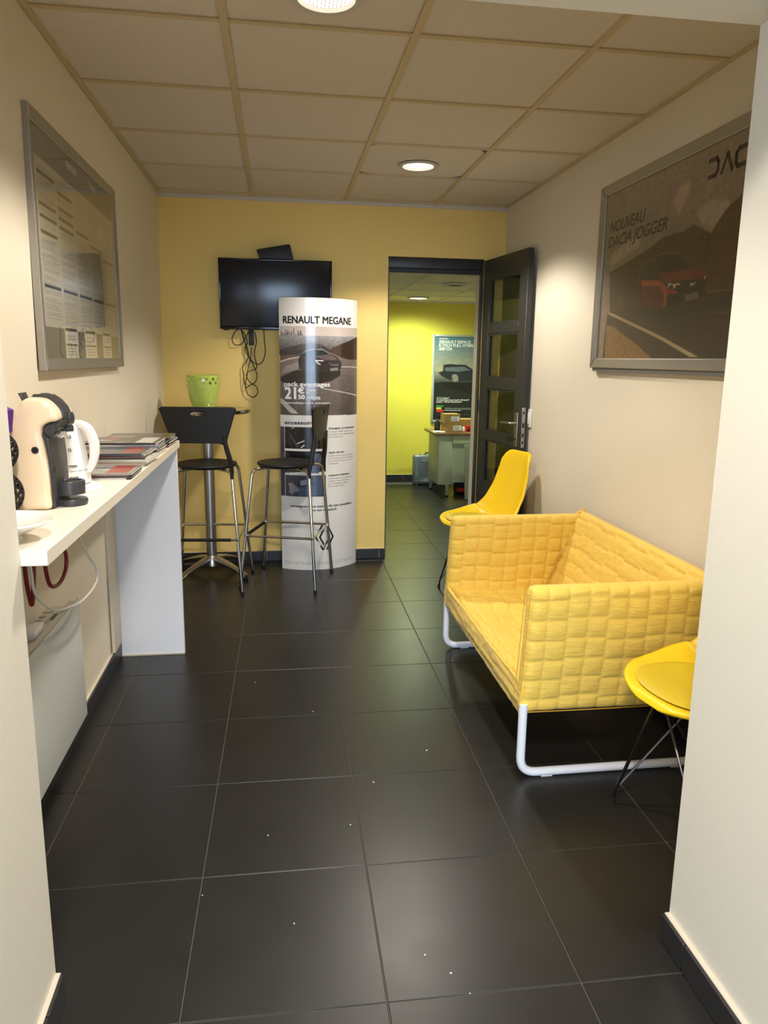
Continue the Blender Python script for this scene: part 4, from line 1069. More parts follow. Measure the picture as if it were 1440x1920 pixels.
# big five-letter wordmark, strokes built one by one: D A C I A
def stroke(pts, th=0.015):
    bm = bmesh.new()
    for (a, b), (c, d) in zip(pts[:-1], pts[1:]):
        v = Vector((c-a, d-b)); v.normalize(); n_ = Vector((-v.y, v.x))*th/2; e_ = v*th*0.45
        q = [(a-e_.x+n_.x, b-e_.y+n_.y), (c+e_.x+n_.x, d+e_.y+n_.y), (c+e_.x-n_.x, d+e_.y-n_.y), (a-e_.x-n_.x, b-e_.y-n_.y)]
        bm.faces.new([bm.verts.new((1.5365-rpx, 3.44-x-2.86, y-1.80)) for x, y in q])
    return obj('wordmark_letter', bm, M['brownprint'], pf, smooth=False)
zt_, zb_ = 2.118, 2.062
x_ = 0.842
stroke([(x_, zt_), (x_+0.042, zt_), (x_+0.055, zt_-0.014), (x_+0.055, zb_+0.014), (x_+0.042, zb_), (x_, zb_)])
stroke([(x_+0.078, zb_), (x_+0.108, zt_), (x_+0.138, zb_)])
stroke([(x_+0.212, zt_), (x_+0.172, zt_), (x_+0.158, zt_-0.014), (x_+0.158, zb_+0.014), (x_+0.172, zb_), (x_+0.212, zb_)])
stroke([(x_+0.236, zt_), (x_+0.236, zb_)]); 
box('glass_sheet', (-0.0175, yA+0.03, zA+0.03), (-0.0160, yB2-0.03, zB-0.03), M['film'], pf)

# ================================================================ light switch
sw = thing('light_switch', 'white light switch on the right wall beside the open door', 'light switch', (XR-0.0005, 4.392, 1.06))
box('plate', (-0.010, -0.042, -0.058), (0.0, 0.042, 0.058), M['whitepl'], sw, 0.006, 3)
box('rocker', (-0.014, -0.022, -0.036), (-0.0095, 0.022, 0.036), M['whitepl'], sw, 0.002, 2)
# ================================================================ counter
ZT = 1.030
from mathutils.geometry import delaunay_2d_cdt
ct = thing('counter', 'long white laminate counter along the left wall on a wide end panel', 'counter', (-0.60, 2.45, 0))
def CP(x, y, z): return (x+0.60, y-2.45, z)
box('worktop', CP(-0.752, JY+0.002, ZT-0.030), CP(-0.455, 3.440, ZT), M['laminate'], ct, 0.0012, 1)
box('end_panel', CP(-0.762, 3.438-0.022, 0.004), CP(-0.466, 3.436, ZT-0.0305), M['lamwhite'], ct, 0.001, 1)
b_ = box('edge_band', CP(-0.4555, JY+0.003, ZT-0.0295), CP(-0.4545, 3.4395, ZT-0.0008), M['laminate'], ct)
box('panel_foot', CP(-0.762, 3.410, 0.0), CP(-0.466, 3.440, 0.006), M['caulk'], ct)
struct(box('trim_left_wall', (-0.768, 3.27, 0.075), (-0.7535, 3.414, ZT-0.035), M['cream'], bev=0.002))

# ================================================================ coffee machine
cm = thing('coffee_machine', 'glossy cream capsule coffee machine with black front on the counter', 'coffee machine', (-0.57, 1.94, ZT))
CS = 1.0/754.0       # crop pixel to metres
def cq(x, y):
    if x > 450: x -= (x-450)*0.20
    return (-0.633+(x-225)*0.000229+0.57, (1335-y)*0.000229)
def rounded_prof(name, pts, hw_, r, m, parent, n=5, smooth_n=3, flat=0.0):
    """closed side profile (a,b) swept across y with rounded shoulders"""
    P2 = [Vector((a, 0, b)) for a, b in pts]
    if smooth_n:
        Q = []
        N_ = len(P2)
        for i in range(N_):
            a, b, c, d = P2[(i-1) % N_], P2[i], P2[(i+1) % N_], P2[(i+2) % N_]
            for k in range(smooth_n):
                t = k/smooth_n; Q.append(0.5*((2*b)+(c-a)*t+(2*a-5*b+4*c-d)*t*t+(3*b-a-3*c+d)*t**3))
        P2 = Q
    N_ = len(P2); nr = []
    ar = sum(P2[i].x*P2[(i+1) % N_].z-P2[(i+1) % N_].x*P2[i].z for i in range(N_)); sg = 1 if ar > 0 else -1
    for i in range(N_):
        d = (P2[(i+1) % N_]-P2[i-1]).normalized(); nr.append(Vector((d.z, 0, -d.x))*sg)
    bm = bmesh.new(); rings = []
    stations = [(-hw_+r*(1-math.cos(PI/2*k/n)), r*(1-math.sin(PI/2*k/n))) for k in range(n+1)]
    stations = [(-hw_+r*(1-math.sin(PI/2*(1-k/n)))*1.0, r*(1-math.cos(PI/2*(1-k/n)))) for k in range(n+1)]
    stations = [(-hw_+r*(1-math.cos(a)), r*(1-math.sin(a))) for a in [PI/2*k/n for k in range(n+1)]]
    st = stations+[(-y, i) for y, i in stations[::-1]]
    for y, ins in st: rings.append([bm.verts.new(P2[i]-nr[i]*ins+Vector((0, y, 0))) for i in range(N_)])
    for a, b in zip(rings[:-1], rings[1:]):
        for i in range(N_): bm.faces.new((a[i], a[(i+1) % N_], b[(i+1) % N_], b[i]))
    for rg in (rings[0], rings[-1]):
        vc, _, fc_, ov, _, _ = delaunay_2d_cdt([Vector((v.co.x, v.co.z)) for v in rg], [], [list(range(N_))], 1, 1e-6)
        cv = []
        for k, c in enumerate(vc):
            cv.append(rg[ov[k][0]] if ov[k] else bm.verts.new((c.x, rg[0].co.y, c.y)))
        for f in fc_:
            try: bm.faces.new([cv[i] for i in f])
            except ValueError: pass
    return obj(name, bm, m, parent, ang=50)
body = [cq(*p) for p in ((60, 1325), (225, 1336), (400, 1332), (552, 1315), (556, 1180), (556, 1000), (545, 820), (512, 620), (494, 500), (520, 432), (600, 392), (700, 376), (716, 330), (690, 262), (622, 192), (540, 146), (440, 130), (370, 136), (310, 172), (270, 240), (215, 300), (195, 380), (150, 450), (95, 560), (60, 700), (45, 900), (45, 1150))]
rounded_prof('body', body, 0.078, 0.013, M['creampl'], cm, smooth_n=3)
arch = [cq(*p) for p in ((352, 132), (400, 108), (480, 100), (560, 122), (630, 166), (690, 225), (735, 300), (752, 330), (752, 372), (712, 380), (716, 325), (690, 258), (622, 188), (540, 142), (440, 126), (380, 130))]
rounded_prof('control_strip', arch, 0.030, 0.006, M['anthr'], cm, smooth_n=0)
head = [cq(*p) for p in ((494, 505), (518, 432), (598, 393), (706, 376), (752, 372), (750, 400), (738, 448), (690, 470), (668, 500), (640, 540), (590, 560), (540, 555), (530, 590))]
rounded_prof('brew_head', head, 0.060, 0.006, M['anthr'], cm, smooth_n=2)
lathe('knob', [(0.001, 0.012), (0.009, 0.010), (0.012, 0.0), (0.010, -0.010), (0.001, -0.012)], M['anthr'], cm, c=(cq(765, 348)[0], 0, cq(765, 348)[1]), seg=20, cap0=False, cap1=False)
tube('lever', [Vector((cq(690, 482)[0], 0, cq(690, 482)[1])), Vector((cq(800, 478)[0], 0, cq(800, 478)[1]))], 0.0085, M['anthr'], cm, 12)
col = [cq(*p) for p in ((496, 500), (520, 600), (548, 780), (560, 1000), (562, 1180), (556, 1316), (575, 1312), (596, 1300), (606, 1100), (606, 900), (600, 760), (592, 640), (580, 560), (545, 552))]
rounded_prof('back_column', col, 0.066, 0.005, M['anthr'], cm, smooth_n=2)
c0 = (0.036, 0.045)
bm = bmesh.new(); add_lathe(bm, [(0.001, 0.014), (0.026, 0.013), (0.030, 0.018), (0.035, 0.018), (0.037, 0.014), (0.036, -0.016), (0.001, -0.018)], (c0[0], 0, c0[1]), 40, False, False); obj('cup_shelf', bm, M['anthr'], cm)
lathe('shelf_grid', [(0.001, 0.0150), (0.025, 0.0145)], M['blackpl'], cm, c=(c0[0], 0, c0[1]), seg=30, cap0=False, cap1=False)
c1 = (0.038, 0.009)
lathe('drip_base', [(0.038, -0.009), (0.040, 0.002), (0.037, 0.008), (0.030, 0.009), (0.001, 0.009)], M['anthr'], cm, c=(c1[0], 0, 0.009), seg=40)
box('base_slab', (cq(555, 0)[0]-0.01, -0.034, 0.0), (c1[0], 0.034, 0.015), M['anthr'], cm, 0.004, 2)
# side button near the camera
bx, bz_ = cq(425, 680)
bm = bmesh.new(); add_tube(bm, [Vector((bx, -0.0785, bz_)), Vector((bx, -0.0805, bz_))], 0.0085, 24); obj('side_cap', bm, M['anthr'], cm)
bm = bmesh.new(); add_tube(bm, [Vector((bx, -0.080, bz_)), Vector((bx, -0.0812, bz_))], 0.0055, 24); obj('side_cap', bm, M['rubber'], cm)
hk = [cq(*p) for p in ((206, 96), (248, 90), (272, 160), (292, 155), (290, 210), (262, 262), (225, 288), (208, 262), (222, 222), (250, 196))]
rounded_prof('tank_clip', hk, 0.020, 0.005, M['anthr'], cm, smooth_n=0)
box('capsule_slot', (cq(620, 0)[0], -0.0695, cq(0, 925)[1]), (cq(636, 0)[0], -0.0670, cq(0, 865)[1]), M['blackpl'], cm)
lathe('nozzle', [(0.018, 0.012), (0.017, 0.0), (0.008, -0.006)], M['reflector'], cm, c=(cq(610, 0)[0], 0, cq(0, 560)[1]), seg=24)

# ================================================================ kettle
kt = thing('kettle', 'white electric kettle with clear water window beside the coffee machine', 'kettle', (-0.600, 2.16, ZT), math.radians(-4))
lathe('power_base', [(0.092, 0.0), (0.095, 0.005), (0.091, 0.011), (0.070, 0.018), (0.001, 0.021)], M['whitepl'], kt, seg=48)
KB = 0.021
bm = bmesh.new()
prof = [(0.001, KB), (0.060, KB), (0.0635, KB+0.004), (0.0615, KB+0.035), (0.0585, KB+0.06), (0.0505, KB+0.12), (0.042, KB+0.155), (0.037, KB+0.165), (0.030, KB+0.171), (0.001, KB+0.174)]
add_lathe(bm, prof, (0, 0, 0), 56, False, False); obj('jug', bm, M['whitepl'], kt)
# window panel, slightly proud, with level marks
def kp(ang, z):
    r = np.interp(z-KB, [0.0, 0.035, 0.06, 0.12, 0.155], [0.0637, 0.0617, 0.0587, 0.0507, 0.0422])
    return r, Vector((math.cos(ang), math.sin(ang), 0))
def kpatch(nm, a0_, a1_, z0_, z1_, lift, m, n=10):
    vs = []; fs = []
    for i in range(n+1):
        for j in range(7):
            z = z0_+(z1_-z0_)*j/6; an = a0_+(a1_-a0_)*i/n; r, d = kp(an, z)
            for l2 in (lift, -0.002): vs.append(d*(r+l2)+Vector((0, 0, z)))
    def I(i, j, s): return (i*7+j)*2+s
    for i in range(n):
        for j in range(6):
            fs.append((I(i, j, 0), I(i+1, j, 0), I(i+1, j+1, 0), I(i, j+1, 0)))
            fs.append((I(i, j, 1), I(i, j+1, 1), I(i+1, j+1, 1), I(i+1, j, 1)))
    for i in range(n):
        fs.append((I(i, 0, 0), I(i, 0, 1), I(i+1, 0, 1), I(i+1, 0, 0))); fs.append((I(i, 6, 0), I(i+1, 6, 0), I(i+1, 6, 1), I(i, 6, 1)))
    for j in range(6):
        fs.append((I(0, j, 0), I(0, j+1, 0), I(0, j+1, 1), I(0, j, 1))); fs.append((I(n, j, 0), I(n, j, 1), I(n, j+1, 1), I(n, j+1, 0)))
    return mesh(nm, vs, fs, m, kt, ang=50)
M['window'] = mat('grey_clear_plastic', (186, 180, 168), 0.08, coat=0.4)
kpatch('water_window', math.radians(-125), math.radians(-74), KB+0.042, KB+0.150, 0.0012, M['window'])
kpatch('band_line', math.radians(-170), math.radians(20), KB+0.0385, KB+0.0398, 0.0006, M['greyprint'])
def kfn(a, b):
    r, d = kp(a, b); p = d*(r+0.0012)+Vector((0, 0, b)); return p
for zz, s in ((0.050, 'max'), (0.094, '1L'), (0.130, '1,5')):
    an0 = math.radians(-66)
    text('level_mark', s, 0.008, (0, 0), (1, 0, 0), (0, 0, 1), M['greyprint'], kt, 'LEFT', 0.02, fn=lambda a, b, zz=zz, an0=an0: kfn(an0+a/0.055, KB+zz+b))
text('lettering', 'FAGOR', 0.0075, (0, 0), (1, 0, 0), (0, 0, 1), M['greyprint'], kt, 'LEFT', 0.02, fn=lambda a, b: kfn(math.radians(-78)+a/0.063, KB+0.016+b))
hp_ = smoothpath([Vector(p) for p in ((0.024, 0.0, KB+0.166), (0.044, 0, KB+0.166), (0.066, 0, KB+0.152), (0.079, 0, KB+0.118), (0.080, 0, KB+0.088), (0.073, 0, KB+0.058), (0.058, 0, KB+0.034))], 8)
bm = bmesh.new(); add_tube(bm, hp_, lambda q: 0.0095+0.005*math.sin(PI*q), 14)
obj('handle', bm, M['whitepl'], kt)
lathe('lid', [(0.034, KB+0.164), (0.034, KB+0.172), (0.028, KB+0.177), (0.001, KB+0.179)], M['whitepl'], kt, seg=40)

# ================================================================ plate on a foot, capsule rack, purple box
pl = thing('plate', 'white porcelain plate on a low foot at the near end of the counter', 'plate', (-0.565, 1.556, ZT))
lathe('dish', [(0.001, 0.018), (0.030, 0.018), (0.060, 0.022), (0.088, 0.036), (0.094, 0.041), (0.093, 0.045), (0.086, 0.042), (0.058, 0.029), (0.001, 0.026)], M['porcelain'], pl, seg=64, cap0=False, cap1=False)
lathe('foot', [(0.036, 0.0), (0.034, 0.004), (0.026, 0.018)], M['porcelain'], pl, seg=40)
lathe('cup', [(0.001, 0.027), (0.020, 0.028), (0.030, 0.045), (0.034, 0.062), (0.0325, 0.062), (0.028, 0.046), (0.001, 0.031)], M['glass'], pl, c=(-0.02, 0.0, 0), seg=32, cap0=False, cap1=False)
rk = thing('capsule_rack', 'black wire mesh basket rack behind the plate on the counter', 'rack', (-0.652, 1.79, ZT))
def mesh_ball(zc, rx, rz_):
    bm = bmesh.new(); n = 16
    for k in range(n):
        for sg in (1, -1):
            pts = []
            for i in range(19):
                ph = -PI/2*0.92+PI*0.92*i/18; th = 2*PI*k/n+sg*ph*0.9
                pts.append(Vector((rx*math.cos(ph)*math.cos(th), rx*math.cos(ph)*math.sin(th), zc+rz_*math.sin(ph))))
            add_tube(bm, pts, 0.0022, 5, False)
    return bm
obj('wire_basket', mesh_ball(0.056, 0.052, 0.053), M['rubber'], rk)
obj('wire_basket', mesh_ball(0.156, 0.047, 0.049), M['rubber'], rk)
lathe('capsule_pile', [(0.001, 0.010), (0.03, 0.02), (0.040, 0.05), (0.036, 0.08), (0.001, 0.10)], M['anthr'], rk, seg=20, cap0=False, cap1=False)
lathe('rack_foot', [(0.03, 0.0), (0.03, 0.004)], M['rubber'], rk, seg=24)
pb = thing('purple_box', 'purple cardboard capsule box standing beside the coffee machine', 'box', (-0.668, 1.79, ZT+0.206))
PBM = Matrix.Rotation(math.radians(-38), 4, 'Z')
tag(pb)
bm = bmesh.new(); add_box(bm, (-0.030, -0.045, 0), (0.030, 0.045, 0.055), 0.0008, 1, PBM @ Matrix.Rotation(math.radians(14), 4, 'Y')); obj('carton', bm, M['purple'], pb, smooth=False)
bm = bmesh.new()
for k in range(3): add_box(bm, (0.0302, -0.035, 0.012+k*0.007), (0.0306, 0.03-k*0.01, 0.0145+k*0.007), 0, 1, PBM @ Matrix.Rotation(math.radians(14), 4, 'Y'))
obj('print_line', bm, M['whiteprint'], pb, smooth=False)

# ================================================================ magazines: every issue is its own object
cover_cols = [(200, 192, 180), (70, 72, 82), (206, 200, 190), (132, 84, 78), (56, 54, 56), (216, 212, 204), (110, 120, 138), (182, 168, 146), (140, 138, 136), (226, 222, 216), (66, 66, 74), (222, 216, 210)]
def cover_print(seed, base):
    P_ = Print(0, 0, 1, 1, 46, 34, base); r2 = np.random.RandomState(seed)
    for _ in range(9):
        cx_, cy_, a_, b_ = r2.uniform(0, 1), r2.uniform(0.0, .8), r2.uniform(.08, .3), r2.uniform(.06, .25)
        c_ = [(40, 40, 44), (90, 80, 70), (170, 150, 130), (190, 60, 50), (200, 196, 190), (80, 96, 130), (60, 70, 60)][r2.randint(7)]
        P_.poly([(cx_+a_*math.cos(t_)*r2.uniform(.6, 1), cy_+b_*math.sin(t_)*r2.uniform(.6, 1)) for t_ in np.linspace(0, 2*PI, 9)[:-1]], c_, a=.8, blur=1)
    P_.rect(0.72, 0.1, 0.96, 0.9, [(170, 60, 52), (30, 30, 32), (235, 232, 226), (210, 200, 190)][seed % 4], a=.9)
    return P_
cov_mat = vcmat('glossy_magazine_cover', 0.25, 0.3)
ordn = ['lowest', 'second', 'third', 'fourth', 'fifth', 'sixth', 'seventh', 'eighth', 'ninth', 'tenth', 'eleventh']
piles = [('nearest the kettle', 2.425, 4, 0.0040, 0.20, 0.0), ('second from the kettle', 2.690, 8, 0.0050, 0.215, 0.004), ('second from the far end', 2.965, 10, 0.0048, 0.22, 0.0), ('farthest from the kettle', 3.265, 7, 0.0050, 0.23, 0.0)]
ms = 0
for pi_, (where, yc, n, th, sy, _) in enumerate(piles):
    z = ZT
    for k in range(n):
        t_ = th*random.uniform(.75, 1.35); ms += 1
        sx_ = random.uniform(0.262, 0.290); syy = sy*random.uniform(.92, 1.0)
        dx = -0.605+random.uniform(-0.010, 0.010); xo = min(dx, -0.452-sx_/2) if pi_ == 0 else min(dx+0.006, -0.449-sx_/2)
        yy = yc+random.uniform(-0.012, 0.012)+(0.004 if pi_ else 0)*k*(1 if pi_ % 2 else -1)
        cc = cover_cols[(ms*5+pi_) % len(cover_cols)]
        top = k == n-1
        nm = ordn[k]
        lab = ('topmost magazine' if top else ('lowest magazine' if k == 0 else '%s magazine from the bottom' % nm))+'  of pile '.replace('  ', ' ')+where
        mg = thing('magazine', lab, 'magazine', (xo, yy, z), random.uniform(-0.07, 0.07), 'magazines on the counter')
        box('pages', (-sx_/2, -syy/2, 0.0006), (sx_/2, syy/2, t_-0.0006), M['paper'], mg)
        key = 'cover_%d_%d_%d' % cc
        if key not in M: M[key] = mat('magazine_cover', cc, 0.3)
        bm = bmesh.new(); add_box(bm, (-sx_/2-0.0006, -syy/2-0.0005, 0), (sx_/2+0.0006, syy/2, 0.0006)); add_box(bm, (-sx_/2-0.0006, -syy/2-0.0006, t_-0.0006), (sx_/2+0.0006, syy/2, t_))
        add_box(bm, (-sx_/2-0.0006, -syy/2-0.0009, 0), (sx_/2+0.0006, -syy/2-0.0002, t_)) 
        obj('cover', bm, M[key], mg, smooth=False)
        if k >= n-2:
            cover_print(ms, tuple(min(255, c+20) for c in cc)).build('cover_print', lambda u, v, sx_=sx_, syy=syy, t_=t_: ((u-.5)*sx_, (v-.5)*syy, t_+0.0002), cov_mat, mg)
        z += t_+0.0005
# ================================================================ panel heater and cables under the counter
ht_ = thing('panel_heater', 'pale grey flat panel heater on the left wall under the counter', 'heater', (-0.66, 1.95, 0.245))
def HP(x, y, z): return (x+0.66, y-1.95, z-0.245)
box('front_panel', HP(-0.646, 1.53, 0.247), HP(-0.638, 2.335, 0.648), M['heater'], ht_, 0.003, 3)
box('casing', HP(-0.728, 1.55, 0.265), HP(-0.648, 2.315, 0.630), M['heatertop'], ht_, 0.004, 2)
box('top_rim', HP(-0.668, 1.54, 0.630), HP(-0.646, 2.325, 0.643), M['heatertop'], ht_, 0.003, 2)
box('top_rim', HP(-0.700, 1.56, 0.628), HP(-0.692, 2.22, 0.640), M['heatertop'], ht_, 0.002, 2)
for k in range(18): box('grille_slat', HP(-0.724, 1.57+k*0.040, 0.630), HP(-0.694, 1.578+k*0.040, 0.636), M['heatertop'], ht_)
box('thermostat', HP(-0.720, 2.02, 0.630), HP(-0.675, 2.10, 0.658), M['whitepl'], ht_, 0.004, 2)
box('control_label', HP(-0.688, 2.19, 0.6305), HP(-0.670, 2.24, 0.632), M['greyprint'], ht_)
def CB(L2, x): return [Vector((x+0.002*math.sin(k), y, z)) for k, (y, z) in enumerate(L2)]
wc = tube('white_cable', smoothpath(CB([(1.70, 1.0), (1.735, 0.92), (1.748, 0.858), (1.823, 0.798), (1.924, 0.750), (2.03, 0.722), (2.13, 0.702), (2.24, 0.698), (2.316, 0.710), (2.33, 0.74), (2.297, 0.775), (2.25, 0.81), (2.205, 0.85), (2.16, 0.90), (2.12, 0.95), (2.10, 1.0)], -0.58), 6), 0.0036, M['white_cable'], None, 8)
tag(wc, 'thin white cable looping down under the counter', 'cable')
rc_ = thing('red_cable', 'thick dark red cable in loops hanging under the near end of the counter', 'cable', (-0.60, 1.85, 0.90))
for L2 in ([(1.755, 0.998), (1.757, 0.93), (1.762, 0.87), (1.785, 0.815), (1.803, 0.825), (1.822, 0.87), (1.835, 0.93), (1.85, 0.97), (1.875, 0.998)],
           [(1.90, 0.998), (1.898, 0.92), (1.903, 0.872), (1.93, 0.820), (1.985, 0.797), (2.045, 0.797), (2.085, 0.82), (2.085, 0.86), (2.04, 0.897), (1.975, 0.915), (1.93, 0.93), (1.90, 0.998)]):
    tube('cable_loop', smoothpath([p-Vector((-0.60, 1.85, 0.90)) for p in CB(L2, -0.60)], 6), 0.0055, M['red'], rc_, 8)

# ================================================================ back office
fp = thing('poster', 'framed blue and black car poster on the far office wall, seen through the doorway', 'poster', (2.10, OY-0.002, 1.20))
def ffn(u, v, y=-0.012): return (u-2.10, y, v-1.20)
fa, fb_, fc, fd = 1.744, 2.46, 0.700, 1.693
box('backing', (fa-2.10+.01, -0.010, fc-1.2+.01), (fb_-2.10-.01, -0.001, fd-1.2-.01), M['greyprint'], fp)
for lo, hi in (((fa, fc), (fa+0.026, fd)), ((fb_-0.026, fc), (fb_, fd)), ((fa+0.026, fc), (fb_-0.026, fc+0.026)), ((fa+0.026, fd-0.022), (fb_-0.026, fd))):
    box('frame_bar', (lo[0]-2.10, -0.022, lo[1]-1.2), (hi[0]-2.10, 0.0, hi[1]-1.2), M['blueframe'], fp, 0.002, 2)
P = Print(fa+0.02, fc+0.02, fb_-0.02, fd-0.02, 150, 200, (28, 30, 30))
P.poly([(fa, 1.30), (fb_, 1.30), (fb_, fd), (fa, fd)], (88, 124, 146), col2=(156, 146, 126))
P.poly([(fa, 1.16), (fb_, 1.16), (fb_, 1.30), (fa, 1.30)], (156, 146, 126), col2=(62, 68, 70))
P.noise(4, 5, 3, 8)
for k in ('body', ): P.poly(FP[k], (34, 38, 46))
P.poly(FP['glass'], (92, 100, 106)); P.poly(FP['refl'], (16, 17, 18), blur=2); P.poly(FP['wheel'], (132, 128, 116)); P.poly([(a*.5+.5*1.93, b*.5+.5*1.19) for a, b in FP['wheel']], (50, 50, 50), a=.5)
P.poly(FP['g1'], (40, 140, 70)); P.poly(FP['g2'], (220, 210, 60)); P.poly(FP['g3'], (200, 60, 44)); P.poly(FP['bar'], (96, 98, 98))
P.build('poster_print', lambda u, v: ffn(u, v, -0.013), vcmat('office_poster_print', 0.3, 0.3), fp)
def ftext(b, x, z, size, width, m='whiteprint', bold=0.02): return text('lettering', b, size, (x-2.10, -0.0142, z-1.2), (1, 0, 0), (0, 0, 1), M[m], fp, 'LEFT', bold*0.6, width)
ftext('NOUVEAU', 1.818, 1.640, 0.015, 0.10)
ftext('RENAULT ESPACE', 1.822, 1.598, 0.030, 0.365); ftext('E-TECH FULL HYBRIDE', 1.818, 1.560, 0.030, 0.455); ftext('200 CH', 1.818, 1.520, 0.030, 0.145)
ftext('de 7 à 5 places*', 1.806, 0.972, 0.014, 0.150); ftext("conduite électrique jusqu'à 130 km/h*", 1.806, 0.950, 0.014, 0.385); ftext("jusqu'à 1 100 km d'autonomie*", 1.806, 0.928, 0.014, 0.300)
ftext('renault.fr', 1.90, 0.832, 0.010, 0.20); ftext('*voir conditions en concession', 1.80, 0.785, 0.006, 0.40, 'greyprint')

od = thing('desk', 'grey-green metal office desk with wood top beyond the doorway', 'desk', (2.30, 7.58, 0))
def DP(x, y, z): return (x-2.30, y-7.58, z)
box('desk_top', DP(1.585, 7.32, 0.645), DP(3.0, 7.90, 0.672), M['deskwood'], od, 0.003, 2)
box('pedestal', DP(1.632, 7.345, 0.13), DP(1.775, 7.86, 0.644), M['deskgreen'], od, 0.004, 2)
box('modesty_panel', DP(1.776, 7.36, 0.15), DP(2.96, 7.375, 0.56), M['deskgreen'], od, 0.002, 1)
box('apron', DP(1.776, 7.340, 0.56), DP(2.96, 7.375, 0.644), M['deskgreen'], od, 0.002, 1)
for x, y in ((1.655, 7.83), (1.735, 7.375), (2.93, 7.40), (2.93, 7.83)):
    lg = box('leg', DP(x-0.014, y-0.014, 0.012), DP(x+0.014, y+0.014, 0.14 if x < 2 else 0.644), M['castalu'], od, 0.002, 1)
    box('foot_cap', DP(x-0.016, y-0.016, 0.0), DP(x+0.016, y+0.016, 0.013), M['rubber'], lg, 0.001, 1)
def carton(lab, x, y, z, sx, sy, sz, rz, stamp=True):
    t = thing('cardboard_box', lab, 'box', (x, y, z), rz, 'cardboard boxes on the office desk')
    box('carton', (-sx/2, -sy/2, 0), (sx/2, sy/2, sz), M['card'], t, 0.001, 1)
    for a, b, ry in ((-sx/2-0.001, 0.0, 0.25), (0.0, sx/2+0.001, -0.2)):
        bm = bmesh.new(); add_box(bm, (a, -sy/2, 0.0), (b, sy/2, 0.002), 0, 1, Matrix.Translation((0, 0, sz))); obj('flap', bm, M['card'], t, smooth=False)
    if stamp:
        s = box('shipping_label', (-sx*0.08, -sy/2-0.0012, sz*0.22), (sx*0.44, -sy/2-0.0002, sz*0.74), M['whiteprint'], t)
        bm = bmesh.new()
        for k in range(4): add_box(bm, (-sx*0.04, -sy/2-0.0018, sz*(0.28+k*0.11)), (sx*(0.36-0.05*(k % 2)), -sy/2-0.0012, sz*(0.32+k*0.11)))
        obj('print_line', bm, M['darkprint'], s, smooth=False)
    return t
carton('lower cardboard box with white label on the office desk', 1.790, 7.47, 0.672, 0.172, 0.17, 0.095, 0.12)
carton('upper cardboard box with white label stacked on another on the office desk', 1.775, 7.48, 0.7695, 0.165, 0.16, 0.090, 0.06)
carton('wide plain cardboard box at the back of the office desk', 2.06, 7.72, 0.672, 0.34, 0.20, 0.115, 0.0, False)
rb = thing('red_box', 'small red box on the office desk beside the door edge', 'box', (1.975, 7.48, 0.672))
box('carton', (-0.030, -0.03, 0), (0.07, 0.03, 0.066), M['redbox'], rb, 0.001, 1)
box('label_panel', (-0.02, -0.0312, 0.008), (0.01, -0.0302, 0.032), M['darkprint'], rb)
wb = thing('paper_bag', 'crumpled white paper between the boxes on the office desk', 'paper', (1.905, 7.46, 0.672))
bm = bmesh.new(); bmesh.ops.create_icosphere(bm, subdivisions=3, radius=0.03)
for v in bm.verts:
    v.co += v.co.normalized()*0.010*noise.noise(v.co*60); v.co.z = max(-0.024, v.co.z)
    v.co.z += 0.024
obj('crumpled_sheet', bm, M['paper'], wb, ang=15)
pp = thing('paper_pile', 'loose papers on the left corner of the office desk', 'papers', (1.640, 7.42, 0.672))
for k in range(4):
    bm = bmesh.new(); add_box(bm, (-0.05, -0.06, k*0.003), (0.05, 0.06, k*0.003+0.002), 0, 1, Matrix.Rotation(0.3*k-0.4, 4, 'Z')); obj('sheet', bm, M['paper'], pp, smooth=False)
tp = thing('tape_roll', 'dark object standing behind the boxes at the left of the office desk', 'tape dispenser', (1.668, 7.62, 0.672))
lathe('roll', [(0.03, 0.0), (0.032, 0.01), (0.032, 0.09), (0.02, 0.11), (0.012, 0.12)], M['anthr'], tp, seg=20)
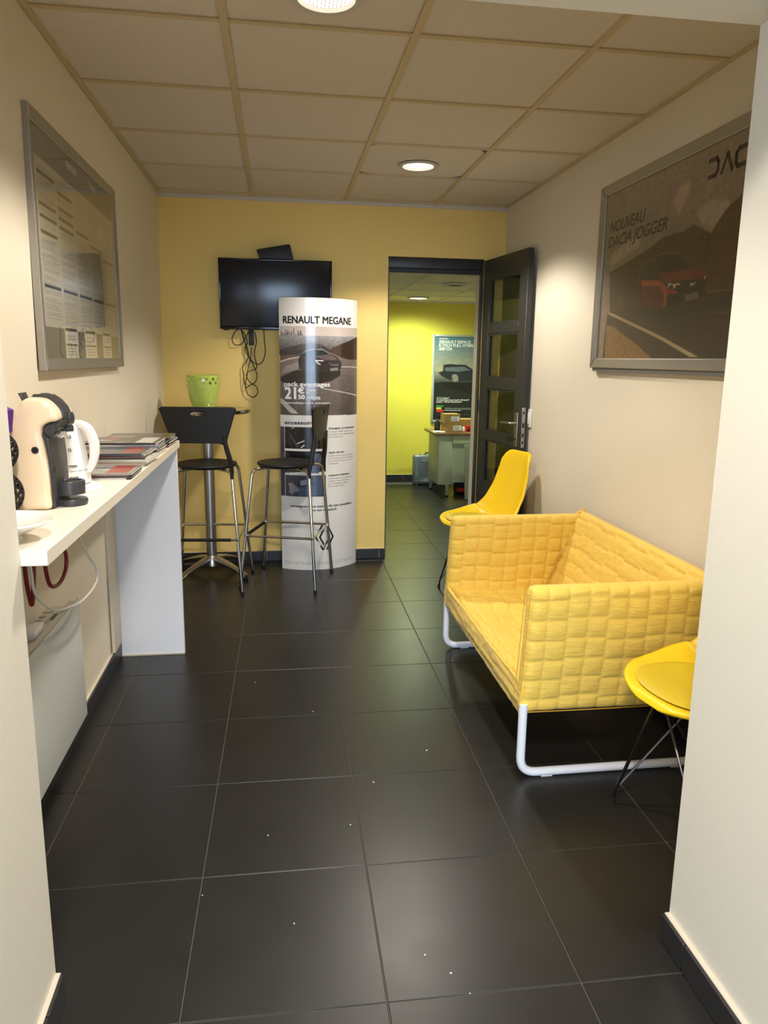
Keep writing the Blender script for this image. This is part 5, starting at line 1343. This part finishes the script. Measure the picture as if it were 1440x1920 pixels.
# suitcase
sc_ = thing('equipment_case', 'silver ribbed hard case standing on the floor by the far office wall', 'case', (1.70, 8.13, 0))
box('lower_shell', (-0.190, -0.065, 0.018), (0.200, 0.0, 0.345), M['case'], sc_, 0.018, 4)
box('upper_shell', (-0.190, 0.002, 0.018), (0.200, 0.060, 0.345), M['case'], sc_, 0.018, 4)
for k in range(22):
    z = 0.045+k*0.0128
    for a, b in ((-0.172, -0.118), (0.125, 0.182)) if 0.085 < z < 0.275 else ((-0.172, 0.182),): box('rib', (a, -0.0685, z), (b, -0.064, z+0.006), M['case'], sc_, 0.001, 1)
box('centre_panel', (-0.108, -0.068, 0.085), (0.115, -0.064, 0.275), M['case'], sc_, 0.002, 1)
for x in (-0.13, 0.14): box('latch', (x-0.02, -0.03, 0.345), (x+0.02, 0.005, 0.353), M['castalu'], sc_, 0.002, 1)
bm = bmesh.new(); add_tube(bm, roundpath([Vector((-0.055, -0.01, 0.344)), Vector((-0.05, -0.01, 0.368)), Vector((0.05, -0.01, 0.368)), Vector((0.055, -0.01, 0.344))], 0.015), 0.007, 8); obj('handle', bm, M['blackpl'], sc_)
for x in (-0.15, 0.16): box('foot', (x-0.012, -0.03, 0.0), (x+0.012, 0.03, 0.019), M['castalu'], sc_, 0.002, 1)
# leaning board, red and black thing on the floor
lb = thing('leaning_board', 'mottled grey board leaning in front of the office desk', 'board', (1.93, 7.16, 0))
bm = bmesh.new()
add_box(bm, (-0.055, -0.012, 0.002), (0.30, 0.012, 0.57), 0.008, 2, Matrix.Rotation(math.radians(-9), 4, 'X')); 
obj('board', bm, M['greypanel'], lb)
hb = thing('tool_bag', 'small black and red bag on the floor under the office desk', 'bag', (1.93, 7.55, 0))
box('bag_body', (-0.07, -0.06, 0.0), (0.10, 0.06, 0.13), M['rubber'], hb, 0.02, 3)
box('red_patch', (-0.055, -0.0625, 0.03), (0.05, -0.0595, 0.07), M['redbox'], hb, 0.001, 1)
tube('strap', smoothpath([Vector((-0.05, 0, 0.12)), Vector((-0.02, 0, 0.165)), Vector((0.04, 0, 0.165)), Vector((0.08, 0, 0.12))], 6), 0.006, M['rubber'], hb, 8)

# crumbs of white dust scattered on the black tiles
bm = bmesh.new(); rr = random.Random(3)
for x, y in ((0.02, 1.62), (0.16, 1.30), (-0.05, 1.98), (0.38, 1.42), (0.33, 1.48), (0.41, 1.36), (-0.22, 1.75), (0.30, 2.22), (0.12, 2.75), (-0.12, 3.05), (0.52, 2.4), (0.20, 2.0)):
    s_ = rr.uniform(0.0014, 0.0026); add_box(bm, (x-s_, y-s_*0.6, 0.0), (x+s_, y+s_*0.6, s_), 0, 1)
cr = obj('floor_crumbs', bm, M['paper'], None, smooth=False)
tag(cr, 'tiny white crumbs scattered over the black floor tiles', 'crumbs', kind='stuff')
